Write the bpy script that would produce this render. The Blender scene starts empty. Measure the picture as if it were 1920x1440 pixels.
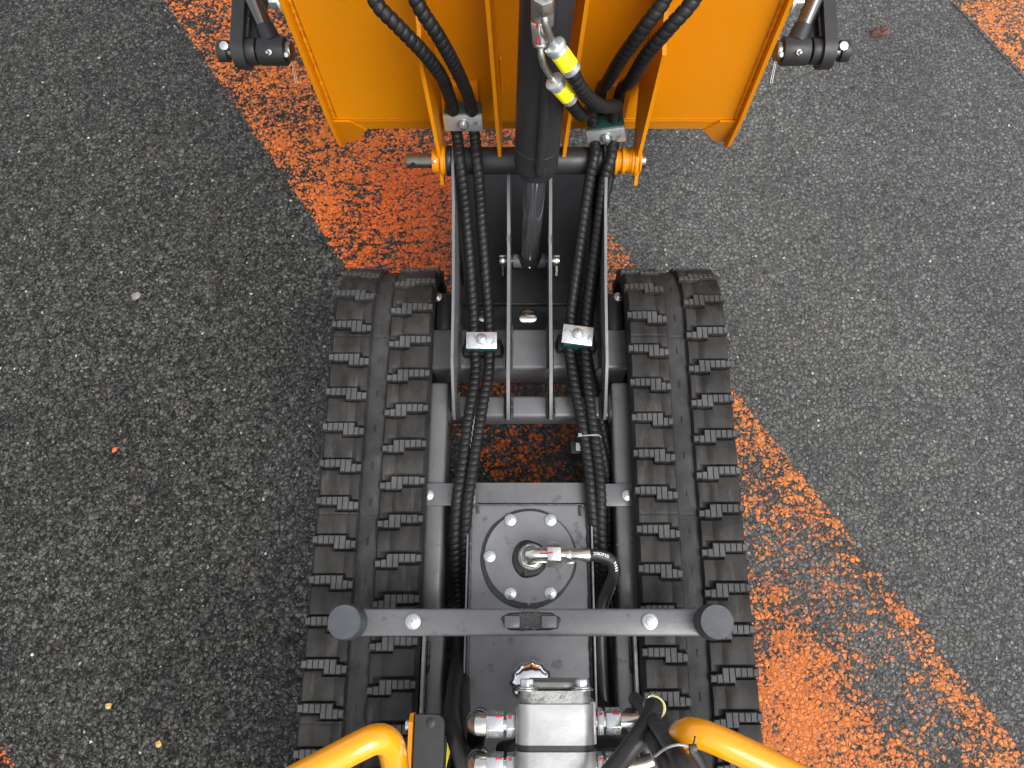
import bpy, bmesh, math, random
import numpy as np
from mathutils import Vector, Matrix, noise
R = math.radians
sc = bpy.context.scene
COL = sc.collection
random.seed(7)

# ------------------------------------------------------------------ camera
CH = 1.54; TH = R(18.2); F = 1387.0; PX0 = 993.0
cam_d = bpy.data.cameras.new('camera')
cam = bpy.data.objects.new('camera', cam_d)
COL.objects.link(cam)
cam.location = (0, 0, CH)
cam.rotation_euler = (TH, 0, 0)
cam_d.sensor_width = 36
cam_d.lens = 36 * F / 1920
cam_d.shift_x = -(PX0 - 960) / 1920
cam_d.clip_start = 0.02
cam_d.clip_end = 500
sc.camera = cam

# ------------------------------------------------------------------ light
w = bpy.data.worlds.new('World'); sc.world = w; w.use_nodes = True
nt = w.node_tree; bg = nt.nodes['Background']
sky = nt.nodes.new('ShaderNodeTexSky'); sky.sky_type = 'NISHITA'; sky.sun_disc = False
SUN_EL, SUN_AZ = 56, 138          # azimuth clockwise from +Y
sky.sun_elevation = R(SUN_EL); sky.sun_rotation = R(SUN_AZ)
sky.dust_density = 4.0; sky.air_density = 1.0
hs = nt.nodes.new('ShaderNodeHueSaturation'); hs.inputs['Saturation'].default_value = 0.22
nt.links.new(sky.outputs[0], hs.inputs['Color']); nt.links.new(hs.outputs[0], bg.inputs['Color'])
bg.inputs['Strength'].default_value = 0.15
sl = bpy.data.lights.new('sun', 'SUN'); so = bpy.data.objects.new('sun', sl); COL.objects.link(so)
sl.energy = 1.0; sl.angle = R(42); sl.color = (1, .975, .94)
el, az = R(SUN_EL), R(SUN_AZ)
sd = Vector((math.sin(az) * math.cos(el), math.cos(az) * math.cos(el), math.sin(el)))
so.rotation_euler = sd.to_track_quat('Z', 'Y').to_euler()
so.location = sd * 6
sc.view_settings.view_transform = 'Standard'; sc.view_settings.look = 'None'
sc.view_settings.exposure = 0.92; sc.view_settings.gamma = 1

# ------------------------------------------------------------------ measuring
def at(px, py, z):
    """point at height z that the photograph shows at (px, py)"""
    d = CH - z
    a = TH + math.atan((720 - py) / F)
    y = d * math.tan(a)
    dep = y * math.sin(TH) + d * math.cos(TH)
    return Vector(((px - PX0) / F * dep, y, z))
def yz(px, y, z):
    return Vector(((px - PX0) / F * (y * math.sin(TH) + (CH - z) * math.cos(TH)), y, z))
def path(pts): return [p if isinstance(p, Vector) else at(*p) for p in pts]
def V(*a): return Vector(a)

# ------------------------------------------------------------------ materials
def newmat(name):
    m = bpy.data.materials.new(name); m.use_nodes = True
    n = m.node_tree.nodes; l = m.node_tree.links
    return m, n, l, n['Principled BSDF']
def N(n, t, **kw):
    x = n.new(t)
    for k, v in kw.items():
        if k in ('operation', 'blend_type', 'data_type', 'feature', 'noise_dimensions', 'attribute_name', 'interpolation_type', 'normalize', 'clamp'):
            setattr(x, k, v)
        else:
            x.inputs[k.replace('_', ' ')].default_value = v
    return x
def mat(name, col, rough, metal=0.0, var=.12, scale=30, bump=0.0, bscale=400, spots=None, coat=0, dirt=0, spec=.5):
    m, n, l, b = newmat(name)
    tc = n.new('ShaderNodeTexCoord')
    no = N(n, 'ShaderNodeTexNoise', Scale=scale, Detail=6.0, Roughness=.6)
    l.new(tc.outputs['Object'], no.inputs['Vector'])
    mr = n.new('ShaderNodeMapRange')
    mr.inputs[1].default_value = .3; mr.inputs[2].default_value = .7
    mr.inputs[3].default_value = 1 - var; mr.inputs[4].default_value = 1 + var
    l.new(no.outputs['Fac'], mr.inputs[0])
    mx = n.new('ShaderNodeVectorMath'); mx.operation = 'SCALE'
    mx.inputs[0].default_value = col[:3]
    l.new(mr.outputs[0], mx.inputs['Scale'])
    cout = mx.outputs[0]
    if spots:
        n2 = N(n, 'ShaderNodeTexNoise', Scale=spots[1], Detail=3.0, Roughness=.7)
        l.new(tc.outputs['Object'], n2.inputs['Vector'])
        m2 = n.new('ShaderNodeMapRange')
        m2.inputs[1].default_value = spots[2]; m2.inputs[2].default_value = spots[2] + spots[3]
        l.new(n2.outputs['Fac'], m2.inputs[0])
        mm = n.new('ShaderNodeMix'); mm.data_type = 'RGBA'
        l.new(m2.outputs[0], mm.inputs['Factor']); l.new(cout, mm.inputs['A'])
        mm.inputs['B'].default_value = (*spots[0], 1)
        cout = mm.outputs['Result']
    l.new(cout, b.inputs['Base Color'])
    r2 = n.new('ShaderNodeMapRange')
    r2.inputs[1].default_value = .3; r2.inputs[2].default_value = .7
    r2.inputs[3].default_value = max(.03, rough * .8); r2.inputs[4].default_value = min(1, rough * 1.25)
    no3 = N(n, 'ShaderNodeTexNoise', Scale=scale * 2.3, Detail=4.0)
    l.new(tc.outputs['Object'], no3.inputs['Vector'])
    l.new(no3.outputs['Fac'], r2.inputs[0]); l.new(r2.outputs[0], b.inputs['Roughness'])
    b.inputs['Metallic'].default_value = metal
    b.inputs['Specular IOR Level'].default_value = spec
    if coat:
        b.inputs['Coat Weight'].default_value = coat; b.inputs['Coat Roughness'].default_value = .12
    if bump:
        nb = N(n, 'ShaderNodeTexNoise', Scale=bscale, Detail=2.0)
        l.new(tc.outputs['Object'], nb.inputs['Vector'])
        bp = n.new('ShaderNodeBump'); bp.inputs['Strength'].default_value = bump; bp.inputs['Distance'].default_value = .001
        l.new(nb.outputs['Fac'], bp.inputs['Height']); l.new(bp.outputs[0], b.inputs['Normal'])
    return m

M = {}
M['grey'] = mat('grey_powder_coat', (.116, .118, .123), .32, var=.12, scale=14, bump=.22, bscale=260, spots=((.075, .075, .078), 34, .60, .10))
M['tank'] = mat('grey_tank_paint', (.165, .168, .176), .32, var=.14, scale=12, bump=.2, bscale=260, spots=((.10, .10, .105), 28, .60, .08))
M['dark'] = mat('dark_frame_paint', (.021, .021, .0225), .42, var=.10, scale=20, bump=.15, spec=.4)
M['weld'] = mat('weld_bead', (.045, .045, .047), .3, var=.3, scale=200, bump=.4, bscale=300)
M['sealer'] = mat('black_sealant', (.012, .012, .013), .28, var=.2, bump=.3)
M['orange'] = mat('orange_paint', (.60, .210, .0006), .40, var=.03, scale=5, bump=.12, bscale=160, coat=.06, spec=.32)
M['rail'] = mat('orange_gloss', (.82, .315, .002), .2, var=.02, scale=5, bump=.04, bscale=90, coat=.6)
M['zinc'] = mat('zinc_plate', (.70, .74, .75), .36, metal=.8, var=.16, scale=60, bump=.25, bscale=200, spots=((.35, .40, .42), 70, .56, .1))
M['bolt'] = mat('zinc_bolt', (.66, .68, .68), .26, metal=.9, var=.10, scale=120)
M['washer'] = mat('zinc_washer', (.36, .38, .38), .35, metal=.9, var=.15, scale=120)
M['nickel'] = mat('plated_fitting', (.66, .66, .61), .22, metal=.95, var=.08, scale=60)
M['chrome'] = mat('chrome', (.88, .88, .90), .12, metal=1, var=.05)
M['rod'] = mat('hard_chrome_rod', (.24, .245, .26), .14, metal=.85, var=.05)
M['rod_dark'] = mat('oiled_rod', (.16, .15, .14), .14, metal=.9, var=.05)
M['pin'] = mat('pin_steel', (.20, .185, .16), .25, metal=.9, var=.2, scale=60)
M['alu'] = mat('cast_aluminium', (.33, .33, .33), .42, metal=.65, var=.22, scale=22, bump=.12, bscale=320, spots=((.36, .36, .36), 40, .56, .12))
M['alu_dark'] = mat('cast_iron_cover', (.27, .27, .26), .45, metal=.6, var=.25, scale=40, bump=.5, spots=((.16, .16, .15), 60, .52, .1))
M['hose'] = mat('hose_guard_plastic', (.009, .009, .0095), .48, var=.25, scale=50, bump=.2, spec=.32)
M['rubber'] = mat('smooth_rubber', (.020, .020, .021), .40, var=.2, scale=40, bump=.25, bscale=500)
M['buffer'] = mat('buffer_rubber', (.055, .060, .068), .55, var=.22, scale=35, bump=.3)
M['green'] = mat('green_clamp_plastic', (.010, .060, .052), .4, var=.15)
M['yellow'] = mat('yellow_label', (.90, .80, .01), .4, var=.04)
M['ring'] = mat('pale_yellow_ring', (.75, .74, .30), .35)
M['ink'] = mat('label_ink', (.05, .05, .02), .6)
M['white'] = mat('white_print', (.75, .75, .75), .5)
M['redmark'] = mat('red_marker', (.62, .02, .05), .5)
M['black'] = mat('black_plastic', (.012, .012, .012), .45)
M['leaf'] = mat('dry_leaf', (.085, .030, .020), .6, var=.4, scale=80, bump=.6, bscale=150)
M['chip_red'] = mat('red_chip', (.75, .11, .03), .5, var=.3, scale=200)
M['chip_buff'] = mat('buff_stone', (.50, .30, .10), .6, var=.35, scale=200)
M['pale_stone'] = mat('pale_broken_stone', (.20, .175, .15), .7, var=.5, scale=140, bump=1, bscale=120)
M['pale'] = mat('pale_steel', (.27, .27, .28), .5, metal=.2, var=.25, scale=60)

def track_mat(name, col, colb, var):
    m, n, l, b = newmat(name)
    tc = n.new('ShaderNodeTexCoord')
    a = N(n, 'ShaderNodeTexNoise', Scale=16.0, Detail=8.0, Roughness=.65); l.new(tc.outputs['Object'], a.inputs['Vector'])
    mp = n.new('ShaderNodeMapRange'); mp.inputs[1].default_value = .38; mp.inputs[2].default_value = .68
    l.new(a.outputs['Fac'], mp.inputs[0])
    mx = n.new('ShaderNodeMix'); mx.data_type = 'RGBA'
    mx.inputs['A'].default_value = (*col, 1); mx.inputs['B'].default_value = (*colb, 1)
    l.new(mp.outputs[0], mx.inputs['Factor'])
    # scuffs: streaky pale marks
    mpn = n.new('ShaderNodeMapping'); mpn.inputs['Scale'].default_value = (60, 11, 60)
    l.new(tc.outputs['Object'], mpn.inputs['Vector'])
    s = N(n, 'ShaderNodeTexNoise', Scale=1.0, Detail=5.0, Roughness=.7); l.new(mpn.outputs[0], s.inputs['Vector'])
    ms = n.new('ShaderNodeMapRange'); ms.inputs[1].default_value = .56; ms.inputs[2].default_value = .76
    ms.inputs[4].default_value = .55
    l.new(s.outputs['Fac'], ms.inputs[0])
    m3 = n.new('ShaderNodeMix'); m3.data_type = 'RGBA'; l.new(ms.outputs[0], m3.inputs['Factor'])
    l.new(mx.outputs['Result'], m3.inputs['A']); m3.inputs['B'].default_value = (.085, .082, .076, 1)
    l.new(m3.outputs['Result'], b.inputs['Base Color'])
    b.inputs['Roughness'].default_value = .62; b.inputs['Specular IOR Level'].default_value = .28
    nb = N(n, 'ShaderNodeTexNoise', Scale=220.0, Detail=4.0); l.new(tc.outputs['Object'], nb.inputs['Vector'])
    bp = n.new('ShaderNodeBump'); bp.inputs['Strength'].default_value = var; bp.inputs['Distance'].default_value = .001
    l.new(nb.outputs['Fac'], bp.inputs['Height']); l.new(bp.outputs[0], b.inputs['Normal'])
    return m
M['track'] = track_mat('track_rubber', (.0115, .0112, .0105), (.034, .032, .029), .35)
M['lug'] = track_mat('worn_tread_rubber', (.046, .047, .049), (.088, .090, .092), .7)
M['band'] = track_mat('track_centre_band', (.018, .018, .018), (.046, .046, .047), .4)

# asphalt shader, shared by the ground and the worn marking
def asphalt(name, paint=None):
    m, n, l, b = newmat(name)
    tc = n.new('ShaderNodeTexCoord')
    warp = N(n, 'ShaderNodeTexNoise', Scale=120.0, Detail=5.0, Roughness=.65)
    l.new(tc.outputs['Object'], warp.inputs['Vector'])
    wv = n.new('ShaderNodeVectorMath'); wv.operation = 'SCALE'; wv.inputs['Scale'].default_value = .0115
    l.new(warp.outputs['Color'], wv.inputs[0])
    ad = n.new('ShaderNodeVectorMath'); ad.operation = 'ADD'
    l.new(tc.outputs['Object'], ad.inputs[0]); l.new(wv.outputs[0], ad.inputs[1])
    vs = N(n, 'ShaderNodeTexVoronoi', Scale=98.0); l.new(ad.outputs[0], vs.inputs['Vector'])      # stones
    vs.inputs['Randomness'].default_value = 1
    vs2 = N(n, 'ShaderNodeTexVoronoi', Scale=230.0); l.new(ad.outputs[0], vs2.inputs['Vector'])    # fines
    big = N(n, 'ShaderNodeTexNoise', Scale=2.6, Detail=6.0, Roughness=.6); l.new(tc.outputs['Object'], big.inputs['Vector'])
    mid = N(n, 'ShaderNodeTexNoise', Scale=45.0, Detail=5.0, Roughness=.7); l.new(tc.outputs['Object'], mid.inputs['Vector'])
    sep = n.new('ShaderNodeSeparateColor'); l.new(vs.outputs['Color'], sep.inputs[0])
    sep2 = n.new('ShaderNodeSeparateColor'); l.new(vs2.outputs['Color'], sep2.inputs[0])
    def math_(op, a, bb, c=None):
        x = n.new('ShaderNodeMath'); x.operation = op
        for i, v in enumerate((a, bb, c)):
            if v is None: continue
            if isinstance(v, (int, float)): x.inputs[i].default_value = v
            else: l.new(v, x.inputs[i])
        return x.outputs[0]
    def mrange(v, a, bb, c, d):
        x = n.new('ShaderNodeMapRange')
        for i, q in zip((1, 2, 3, 4), (a, bb, c, d)): x.inputs[i].default_value = q
        l.new(v, x.inputs[0]); return x.outputs[0]
    def mixc(f, a, bb):
        x = n.new('ShaderNodeMix'); x.data_type = 'RGBA'
        for k, v in (('Factor', f), ('A', a), ('B', bb)):
            if isinstance(v, (tuple, float)): x.inputs[k].default_value = v
            else: l.new(v, x.inputs[k])
        return x.outputs['Result']
    # height: flat-topped stones of their own height with tar-filled gaps, finer grit between
    ve = N(n, 'ShaderNodeTexVoronoi', Scale=98.0); ve.feature = 'DISTANCE_TO_EDGE'; l.new(ad.outputs[0], ve.inputs['Vector'])
    ve2 = N(n, 'ShaderNodeTexVoronoi', Scale=230.0); ve2.feature = 'DISTANCE_TO_EDGE'; l.new(ad.outputs[0], ve2.inputs['Vector'])
    sx = n.new('ShaderNodeSeparateXYZ'); l.new(tc.outputs['Object'], sx.inputs[0])
    patch = N(n, 'ShaderNodeTexNoise', Scale=1.7, Detail=3.0); l.new(tc.outputs['Object'], patch.inputs['Vector'])
    side = mrange(math_('ADD', sx.outputs[0], math_('MULTIPLY', math_('SUBTRACT', patch.outputs['Fac'], .5), 1.2)), -.55, .35, 0, 1)   # right-hand half: lower contrast, sky sheen painted in as a paler base
    top = math_('MULTIPLY', mrange(ve.outputs['Distance'], 0, .16, 0, 1), mrange(sep.outputs[0], 0, 1, .05, 1.35))
    top2 = math_('MULTIPLY', mrange(ve2.outputs['Distance'], 0, .22, 0, 1), mrange(sep2.outputs[0], 0, 1, .05, .62))
    dome = math_('MULTIPLY', math_('SUBTRACT', .6, vs.outputs['Distance']), .55)
    h = math_('ADD', math_('ADD', top, top2), math_('ADD', dome, math_('MULTIPLY', mid.outputs['Fac'], .38)))
    contrast = mrange(side, 0, 1, 1.45, .58)
    rnd = math_('ADD', math_('MULTIPLY', math_('SUBTRACT', sep2.outputs[1], .42), 1.5), math_('MULTIPLY', math_('SUBTRACT', math_('POWER', sep.outputs[1], 1.8), .32), .85))
    g = math_('MAXIMUM', math_('ADD', 1.0, math_('MULTIPLY', rnd, contrast)), .22)
    g = math_('MULTIPLY', g, mrange(big.outputs['Fac'], .3, .7, .80, 1.22))
    warm = mixc(sep2.outputs[2], (.070, .066, .058, 1), (.062, .062, .060, 1))
    base = mixc(side, warm, (.132, .130, .124, 1))  # paler right-hand colour stands in for sky sheen on the asphalt
    sc_ = n.new('ShaderNodeVectorMath'); sc_.operation = 'SCALE'; l.new(base, sc_.inputs[0]); l.new(g, sc_.inputs['Scale'])
    col = sc_.outputs[0]
    gap = mrange(math_('ADD', top, math_('MULTIPLY', top2, .8)), .02, .60, .10, 1.0)
    gap = math_('MAXIMUM', gap, mrange(side, 0, 1, .10, .30))
    s2 = n.new('ShaderNodeVectorMath'); s2.operation = 'SCALE'; l.new(col, s2.inputs[0]); l.new(gap, s2.inputs['Scale'])
    col = s2.outputs[0]
    # a few pale and tinted stones
    pale = math_('MULTIPLY', math_('GREATER_THAN', sep.outputs[2], .93), math_('LESS_THAN', vs.outputs['Distance'], .36))
    col = mixc(pale, col, (.24, .235, .22, 1))
    pale2 = math_('MULTIPLY', math_('GREATER_THAN', sep2.outputs[2], .925), math_('LESS_THAN', vs2.outputs['Distance'], .42))
    col = mixc(math_('MULTIPLY', pale2, mrange(sep2.outputs[0], 0, 1, .15, .8)), col, (.40, .39, .36, 1))
    va = N(n, 'ShaderNodeTexVoronoi', Scale=62.0); l.new(ad.outputs[0], va.inputs['Vector'])
    sa = n.new('ShaderNodeSeparateColor'); l.new(va.outputs['Color'], sa.inputs[0])
    pw = math_('MULTIPLY', math_('GREATER_THAN', sa.outputs[0], .935), math_('LESS_THAN', va.outputs['Distance'], .17))
    col = mixc(pw, col, (.60, .60, .57, 1))
    pb = math_('MULTIPLY', math_('GREATER_THAN', sa.outputs[1], .994), math_('LESS_THAN', va.outputs['Distance'], .24))
    col = mixc(pb, col, (.22, .13, .07, 1))
    rough = math_('ADD', mrange(sep2.outputs[1], 0, 1, .30, .62), math_('MULTIPLY', side, -.04))
    if paint:
        at_ = n.new('ShaderNodeAttribute'); at_.attribute_name = 'wear'
        hue = n.new('ShaderNodeAttribute'); hue.attribute_name = 'hue'
        pn = N(n, 'ShaderNodeTexNoise', Scale=62.0, Detail=8.0, Roughness=.85); l.new(tc.outputs['Object'], pn.inputs['Vector'])
        pl = N(n, 'ShaderNodeTexNoise', Scale=11.0, Detail=4.0, Roughness=.6); l.new(tc.outputs['Object'], pl.inputs['Vector'])
        q = math_('MULTIPLY', math_('SUBTRACT', pn.outputs['Fac'], .5), 1.9)
        q = math_('ADD', q, math_('MULTIPLY', math_('SUBTRACT', pl.outputs['Fac'], .5), 1.7))
        q = math_('ADD', q, math_('MULTIPLY', math_('SUBTRACT', h, 1.05), .34))
        q = math_('ADD', q, math_('MULTIPLY', math_('SUBTRACT', sep.outputs[0], .5), .30))
        q = math_('ADD', q, math_('MULTIPLY', math_('SUBTRACT', sep2.outputs[0], .5), .62))
        wv_ = n.new('ShaderNodeTexWave'); wv_.wave_type = 'RINGS'; wv_.rings_direction = 'SPHERICAL'; wv_.inputs['Scale'].default_value = 11; wv_.inputs['Distortion'].default_value = 5; wv_.inputs['Detail'].default_value = 4; wv_.inputs['Detail Scale'].default_value = 1.2
        mw = n.new('ShaderNodeMapping'); mw.inputs['Location'].default_value = (.45, -1.9, 0); l.new(tc.outputs['Object'], mw.inputs['Vector']); l.new(mw.outputs[0], wv_.inputs['Vector'])
        q = math_('ADD', q, math_('MULTIPLY', math_('MULTIPLY', mrange(wv_.outputs['Fac'], .0, .16, -.30, 0), hue.outputs['Fac']), 1.0))
        q = math_('ADD', q, at_.outputs['Fac'])
        msk = mrange(q, .49, .55, 0, 1)
        pv = N(n, 'ShaderNodeTexNoise', Scale=70.0, Detail=4.0, Roughness=.7); l.new(tc.outputs['Object'], pv.inputs['Vector'])
        pc = mixc(hue.outputs['Fac'], (.98, .30, .055, 1), (.98, .140, .010, 1))
        pc = mixc(math_('MULTIPLY', mrange(pv.outputs['Fac'], .45, .75, 0, .6), math_('SUBTRACT', 1.0, hue.outputs['Fac'])), pc, (.62, .25, .18, 1))
        pc = mixc(mrange(sep2.outputs[0], 0, 1, 0, .35), pc, (.80, .27, .06, 1))
        dk = n.new('ShaderNodeVectorMath'); dk.operation = 'SCALE'; l.new(col, dk.inputs[0]); l.new(mrange(at_.outputs['Fac'], .28, .50, 1.0, .60), dk.inputs['Scale'])
        col = mixc(msk, dk.outputs[0], pc)
        h = math_('ADD', h, math_('MULTIPLY', msk, .12))
        rough = math_('ADD', math_('MULTIPLY', msk, .02), rough)
    l.new(col, b.inputs['Base Color'])
    l.new(rough, b.inputs['Roughness'])
    l.new(mrange(side, 0, 1, .30, .75), b.inputs['Specular IOR Level'])
    bp = n.new('ShaderNodeBump'); bp.inputs['Strength'].default_value = .95; bp.inputs['Distance'].default_value = .0070
    l.new(h, bp.inputs['Height']); l.new(bp.outputs[0], b.inputs['Normal'])
    return m
M['asphalt'] = asphalt('asphalt')
M['paint'] = asphalt('worn_orange_marking', True)

# ------------------------------------------------------------------ mesh building
class MB:
    def __init__(s): s.bm = bmesh.new(); s.mats = []
    def _merge(s, t, m, bevel=0, segs=2, ang=30):
        if bevel:
            es = [e for e in t.edges if len(e.link_faces) == 2 and e.calc_face_angle(0) > R(ang)]
            bmesh.ops.bevel(t, geom=es, offset=bevel, segments=segs, affect='EDGES', profile=.5, clamp_overlap=True)
        if m not in s.mats: s.mats.append(m)
        i = s.mats.index(m)
        bmesh.ops.recalc_face_normals(t, faces=t.faces)
        for f in t.faces: f.material_index = i; f.smooth = True
        me = bpy.data.meshes.new('tmp'); t.to_mesh(me); t.free()
        s.bm.from_mesh(me); bpy.data.meshes.remove(me)
    def box(s, c, size, m, rot=None, bevel=0, segs=2):
        t = bmesh.new(); bmesh.ops.create_cube(t, size=1)
        bmesh.ops.scale(t, vec=size, verts=t.verts)
        if rot is not None: bmesh.ops.transform(t, matrix=rot.to_4x4(), verts=t.verts)
        bmesh.ops.translate(t, vec=Vector(c), verts=t.verts)
        s._merge(t, m, bevel, segs); return s
    def span(s, x0, x1, y0, y1, z0, z1, m, bevel=0, segs=2):
        return s.box(((x0 + x1) / 2, (y0 + y1) / 2, (z0 + z1) / 2), (abs(x1 - x0), abs(y1 - y0), abs(z1 - z0)), m, None, bevel, segs)
    def cyl(s, p0, p1, r0, m, r1=None, seg=28, bevel=0, phase=0):
        p0, p1 = Vector(p0), Vector(p1); d = p1 - p0
        t = bmesh.new()
        bmesh.ops.create_cone(t, cap_ends=True, segments=seg, radius1=r0, radius2=r0 if r1 is None else r1, depth=d.length)
        q = d.to_track_quat('Z', 'Y').to_matrix() @ Matrix.Rotation(phase, 3, 'Z')
        bmesh.ops.transform(t, matrix=Matrix.Translation((p0 + p1) / 2) @ q.to_4x4(), verts=t.verts)
        s._merge(t, m, bevel, 2, 40 if seg > 8 else 20); return s
    def lathe(s, p, d, prof, m, seg=32):
        """prof = [(r, h), ...] along direction d from p"""
        t = bmesh.new(); rings = []
        q = Vector(d).to_track_quat('Z', 'Y').to_matrix()
        for r, h in prof:
            if r < 1e-6: rings.append([t.verts.new(Vector(p) + q @ V(0, 0, h))])
            else: rings.append([t.verts.new(Vector(p) + q @ V(r * math.cos(2 * math.pi * k / seg), r * math.sin(2 * math.pi * k / seg), h)) for k in range(seg)])
        for a, b in zip(rings, rings[1:]):
            if len(a) == 1 and len(b) == 1: continue
            for k in range(seg):
                k2 = (k + 1) % seg
                if len(a) == 1: t.faces.new((a[0], b[k], b[k2]))
                elif len(b) == 1: t.faces.new((a[k], a[k2], b[0]))
                else: t.faces.new((a[k], a[k2], b[k2], b[k]))
        s._merge(t, m); return s
    def prism(s, pts, axis, lo, hi, m, bevel=0, segs=2, M4=None):
        """polygon extruded along an axis; pts are the other two coordinates in xyz order"""
        t = bmesh.new()
        def mk(p, q):
            if axis == 'x': return (q, p[0], p[1])
            if axis == 'y': return (p[0], q, p[1])
            return (p[0], p[1], q)
        a = [t.verts.new(mk(p, lo)) for p in pts]; b = [t.verts.new(mk(p, hi)) for p in pts]
        t.faces.new(a); t.faces.new(b[::-1])
        for k in range(len(pts)):
            k2 = (k + 1) % len(pts); t.faces.new((a[k], b[k], b[k2], a[k2]))
        if M4 is not None: bmesh.ops.transform(t, matrix=M4, verts=t.verts)
        s._merge(t, m, bevel, segs, 25); return s
    def tube(s, pts, r, m, seg=16, step=.006, corr=None, caps=True, rfun=None, smooth=True):
        pts = catmull(pts, step) if smooth else [Vector(p) for p in pts]
        t = bmesh.new(); rings = []
        tan = [(pts[min(i + 1, len(pts) - 1)] - pts[max(i - 1, 0)]).normalized() for i in range(len(pts))]
        nrm = tan[0].orthogonal().normalized(); L = 0
        for i, p in enumerate(pts):
            if i: L += (p - pts[i - 1]).length
            nrm = (nrm - tan[i] * nrm.dot(tan[i])).normalized(); bn = tan[i].cross(nrm)
            ring = []
            for k in range(seg):
                a = 2 * math.pi * k / seg; rr = r if rfun is None else r * rfun(L)
                if corr:
                    pitch, amp, hand = corr
                    u = (L / pitch - hand * k / seg) % 1.0
                    rr = r * (1 - amp * (1 - min(1, (math.sin(math.pi * u) * 1.25)) ** .55)) * (1 + .012 * noise.noise(V(L * 60, k * .5, r * 99)))
                ring.append(t.verts.new(p + (nrm * math.cos(a) + bn * math.sin(a)) * rr))
            rings.append(ring)
        for a, b in zip(rings, rings[1:]):
            for k in range(seg): t.faces.new((a[k], a[(k + 1) % seg], b[(k + 1) % seg], b[k]))
        if caps: t.faces.new(rings[0][::-1]); t.faces.new(rings[-1])
        s._merge(t, m); return s
    def hexbolt(s, p, d, w, m, washer=True, h=None):
        """hex head with washer; p on the surface, d outwards, w across flats"""
        p, d = Vector(p), Vector(d).normalized(); h = h or w * .42; z = 0
        if washer: s.cyl(p, p + d * .0018, w * .86, 'washer' if m == 'bolt' else m, bevel=.0004); z = .0018
        s.cyl(p + d * z, p + d * (z + h * .18), w * .70, m, seg=28, bevel=w * .03)
        s.cyl(p + d * (z + h * .18), p + d * (z + h), w * .56, m, seg=6, bevel=w * .085, phase=random.random())
        s.cyl(p + d * (z + h), p + d * (z + h + .0003), w * .16, 'washer' if m == 'bolt' else m, seg=12)
        return s
    def add(s, verts, faces, m, smooth=True):
        t = bmesh.new(); vs = [t.verts.new(v) for v in verts]
        for f in faces:
            try: t.faces.new([vs[i] for i in f])
            except ValueError: pass
        s._merge(t, m); return s

def catmull(pts, step):
    pts = [Vector(p) for p in pts]
    if len(pts) < 3:
        a, b = pts; step = min(step, (b - a).length / 2); n = max(2, int((b - a).length / step)); return [a.lerp(b, i / n) for i in range(n + 1)]
    P = [pts[0] * 2 - pts[1]] + pts + [pts[-1] * 2 - pts[-2]]
    dense = []
    for i in range(1, len(P) - 2):
        p0, p1, p2, p3 = P[i - 1:i + 3]
        for k in range(24):
            t = k / 24
            dense.append(.5 * ((2 * p1) + (p2 - p0) * t + (2 * p0 - 5 * p1 + 4 * p2 - p3) * t * t + (3 * p1 - p0 - 3 * p2 + p3) * t ** 3))
    dense.append(pts[-1])
    out = [dense[0]]; acc = 0
    for a, b in zip(dense, dense[1:]):
        L = (b - a).length
        while acc + L >= step:
            a = a.lerp(b, (step - acc) / L); L = (b - a).length; acc = 0; out.append(a)
        acc += L
    if (out[-1] - pts[-1]).length > step * .25 or len(out) < 2: out.append(pts[-1])
    return out

WORLD = {}
def link(o, parent, c):
    COL.objects.link(o); WORLD[o.name] = Vector(c)
    if parent: o.parent = parent; o.location = Vector(c) - WORLD[parent.name]
    else: o.location = c
    return o
def obj(name, mb, parent=None, ang=32, label=None):
    me = bpy.data.meshes.new(name)
    co = [v.co for v in mb.bm.verts]
    lo = V(*(min(c[i] for c in co) for i in range(3))); hi = V(*(max(c[i] for c in co) for i in range(3)))
    c = (lo + hi) / 2
    bmesh.ops.translate(mb.bm, vec=-c, verts=mb.bm.verts)
    mb.bm.to_mesh(me); mb.bm.free()
    for m in mb.mats: me.materials.append(M[m])
    me.set_sharp_from_angle(angle=R(ang))
    o = bpy.data.objects.new(name, me)
    if label: o['label'] = label
    return link(o, parent, c)
def tag(o, label=None, cat=None, group=None, kind=None):
    for k, v in (('label', label), ('category', cat), ('group', group), ('kind', kind)):
        if v: o[k] = v
    return o

# ================================================================== SETTING
def sheet(name, material, verts, faces):
    me = bpy.data.meshes.new(name); me.from_pydata(verts, [], faces); me.materials.append(material)
    o = bpy.data.objects.new(name, me); COL.objects.link(o); return o
g = sheet('ground', M['asphalt'], [(-60, -60, 0), (60, -60, 0), (60, 60, 0), (-60, 60, 0)], [(0, 1, 2, 3)])
tag(g, 'dark grey coarse asphalt with pale stones under and around the machine', kind='structure')

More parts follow.
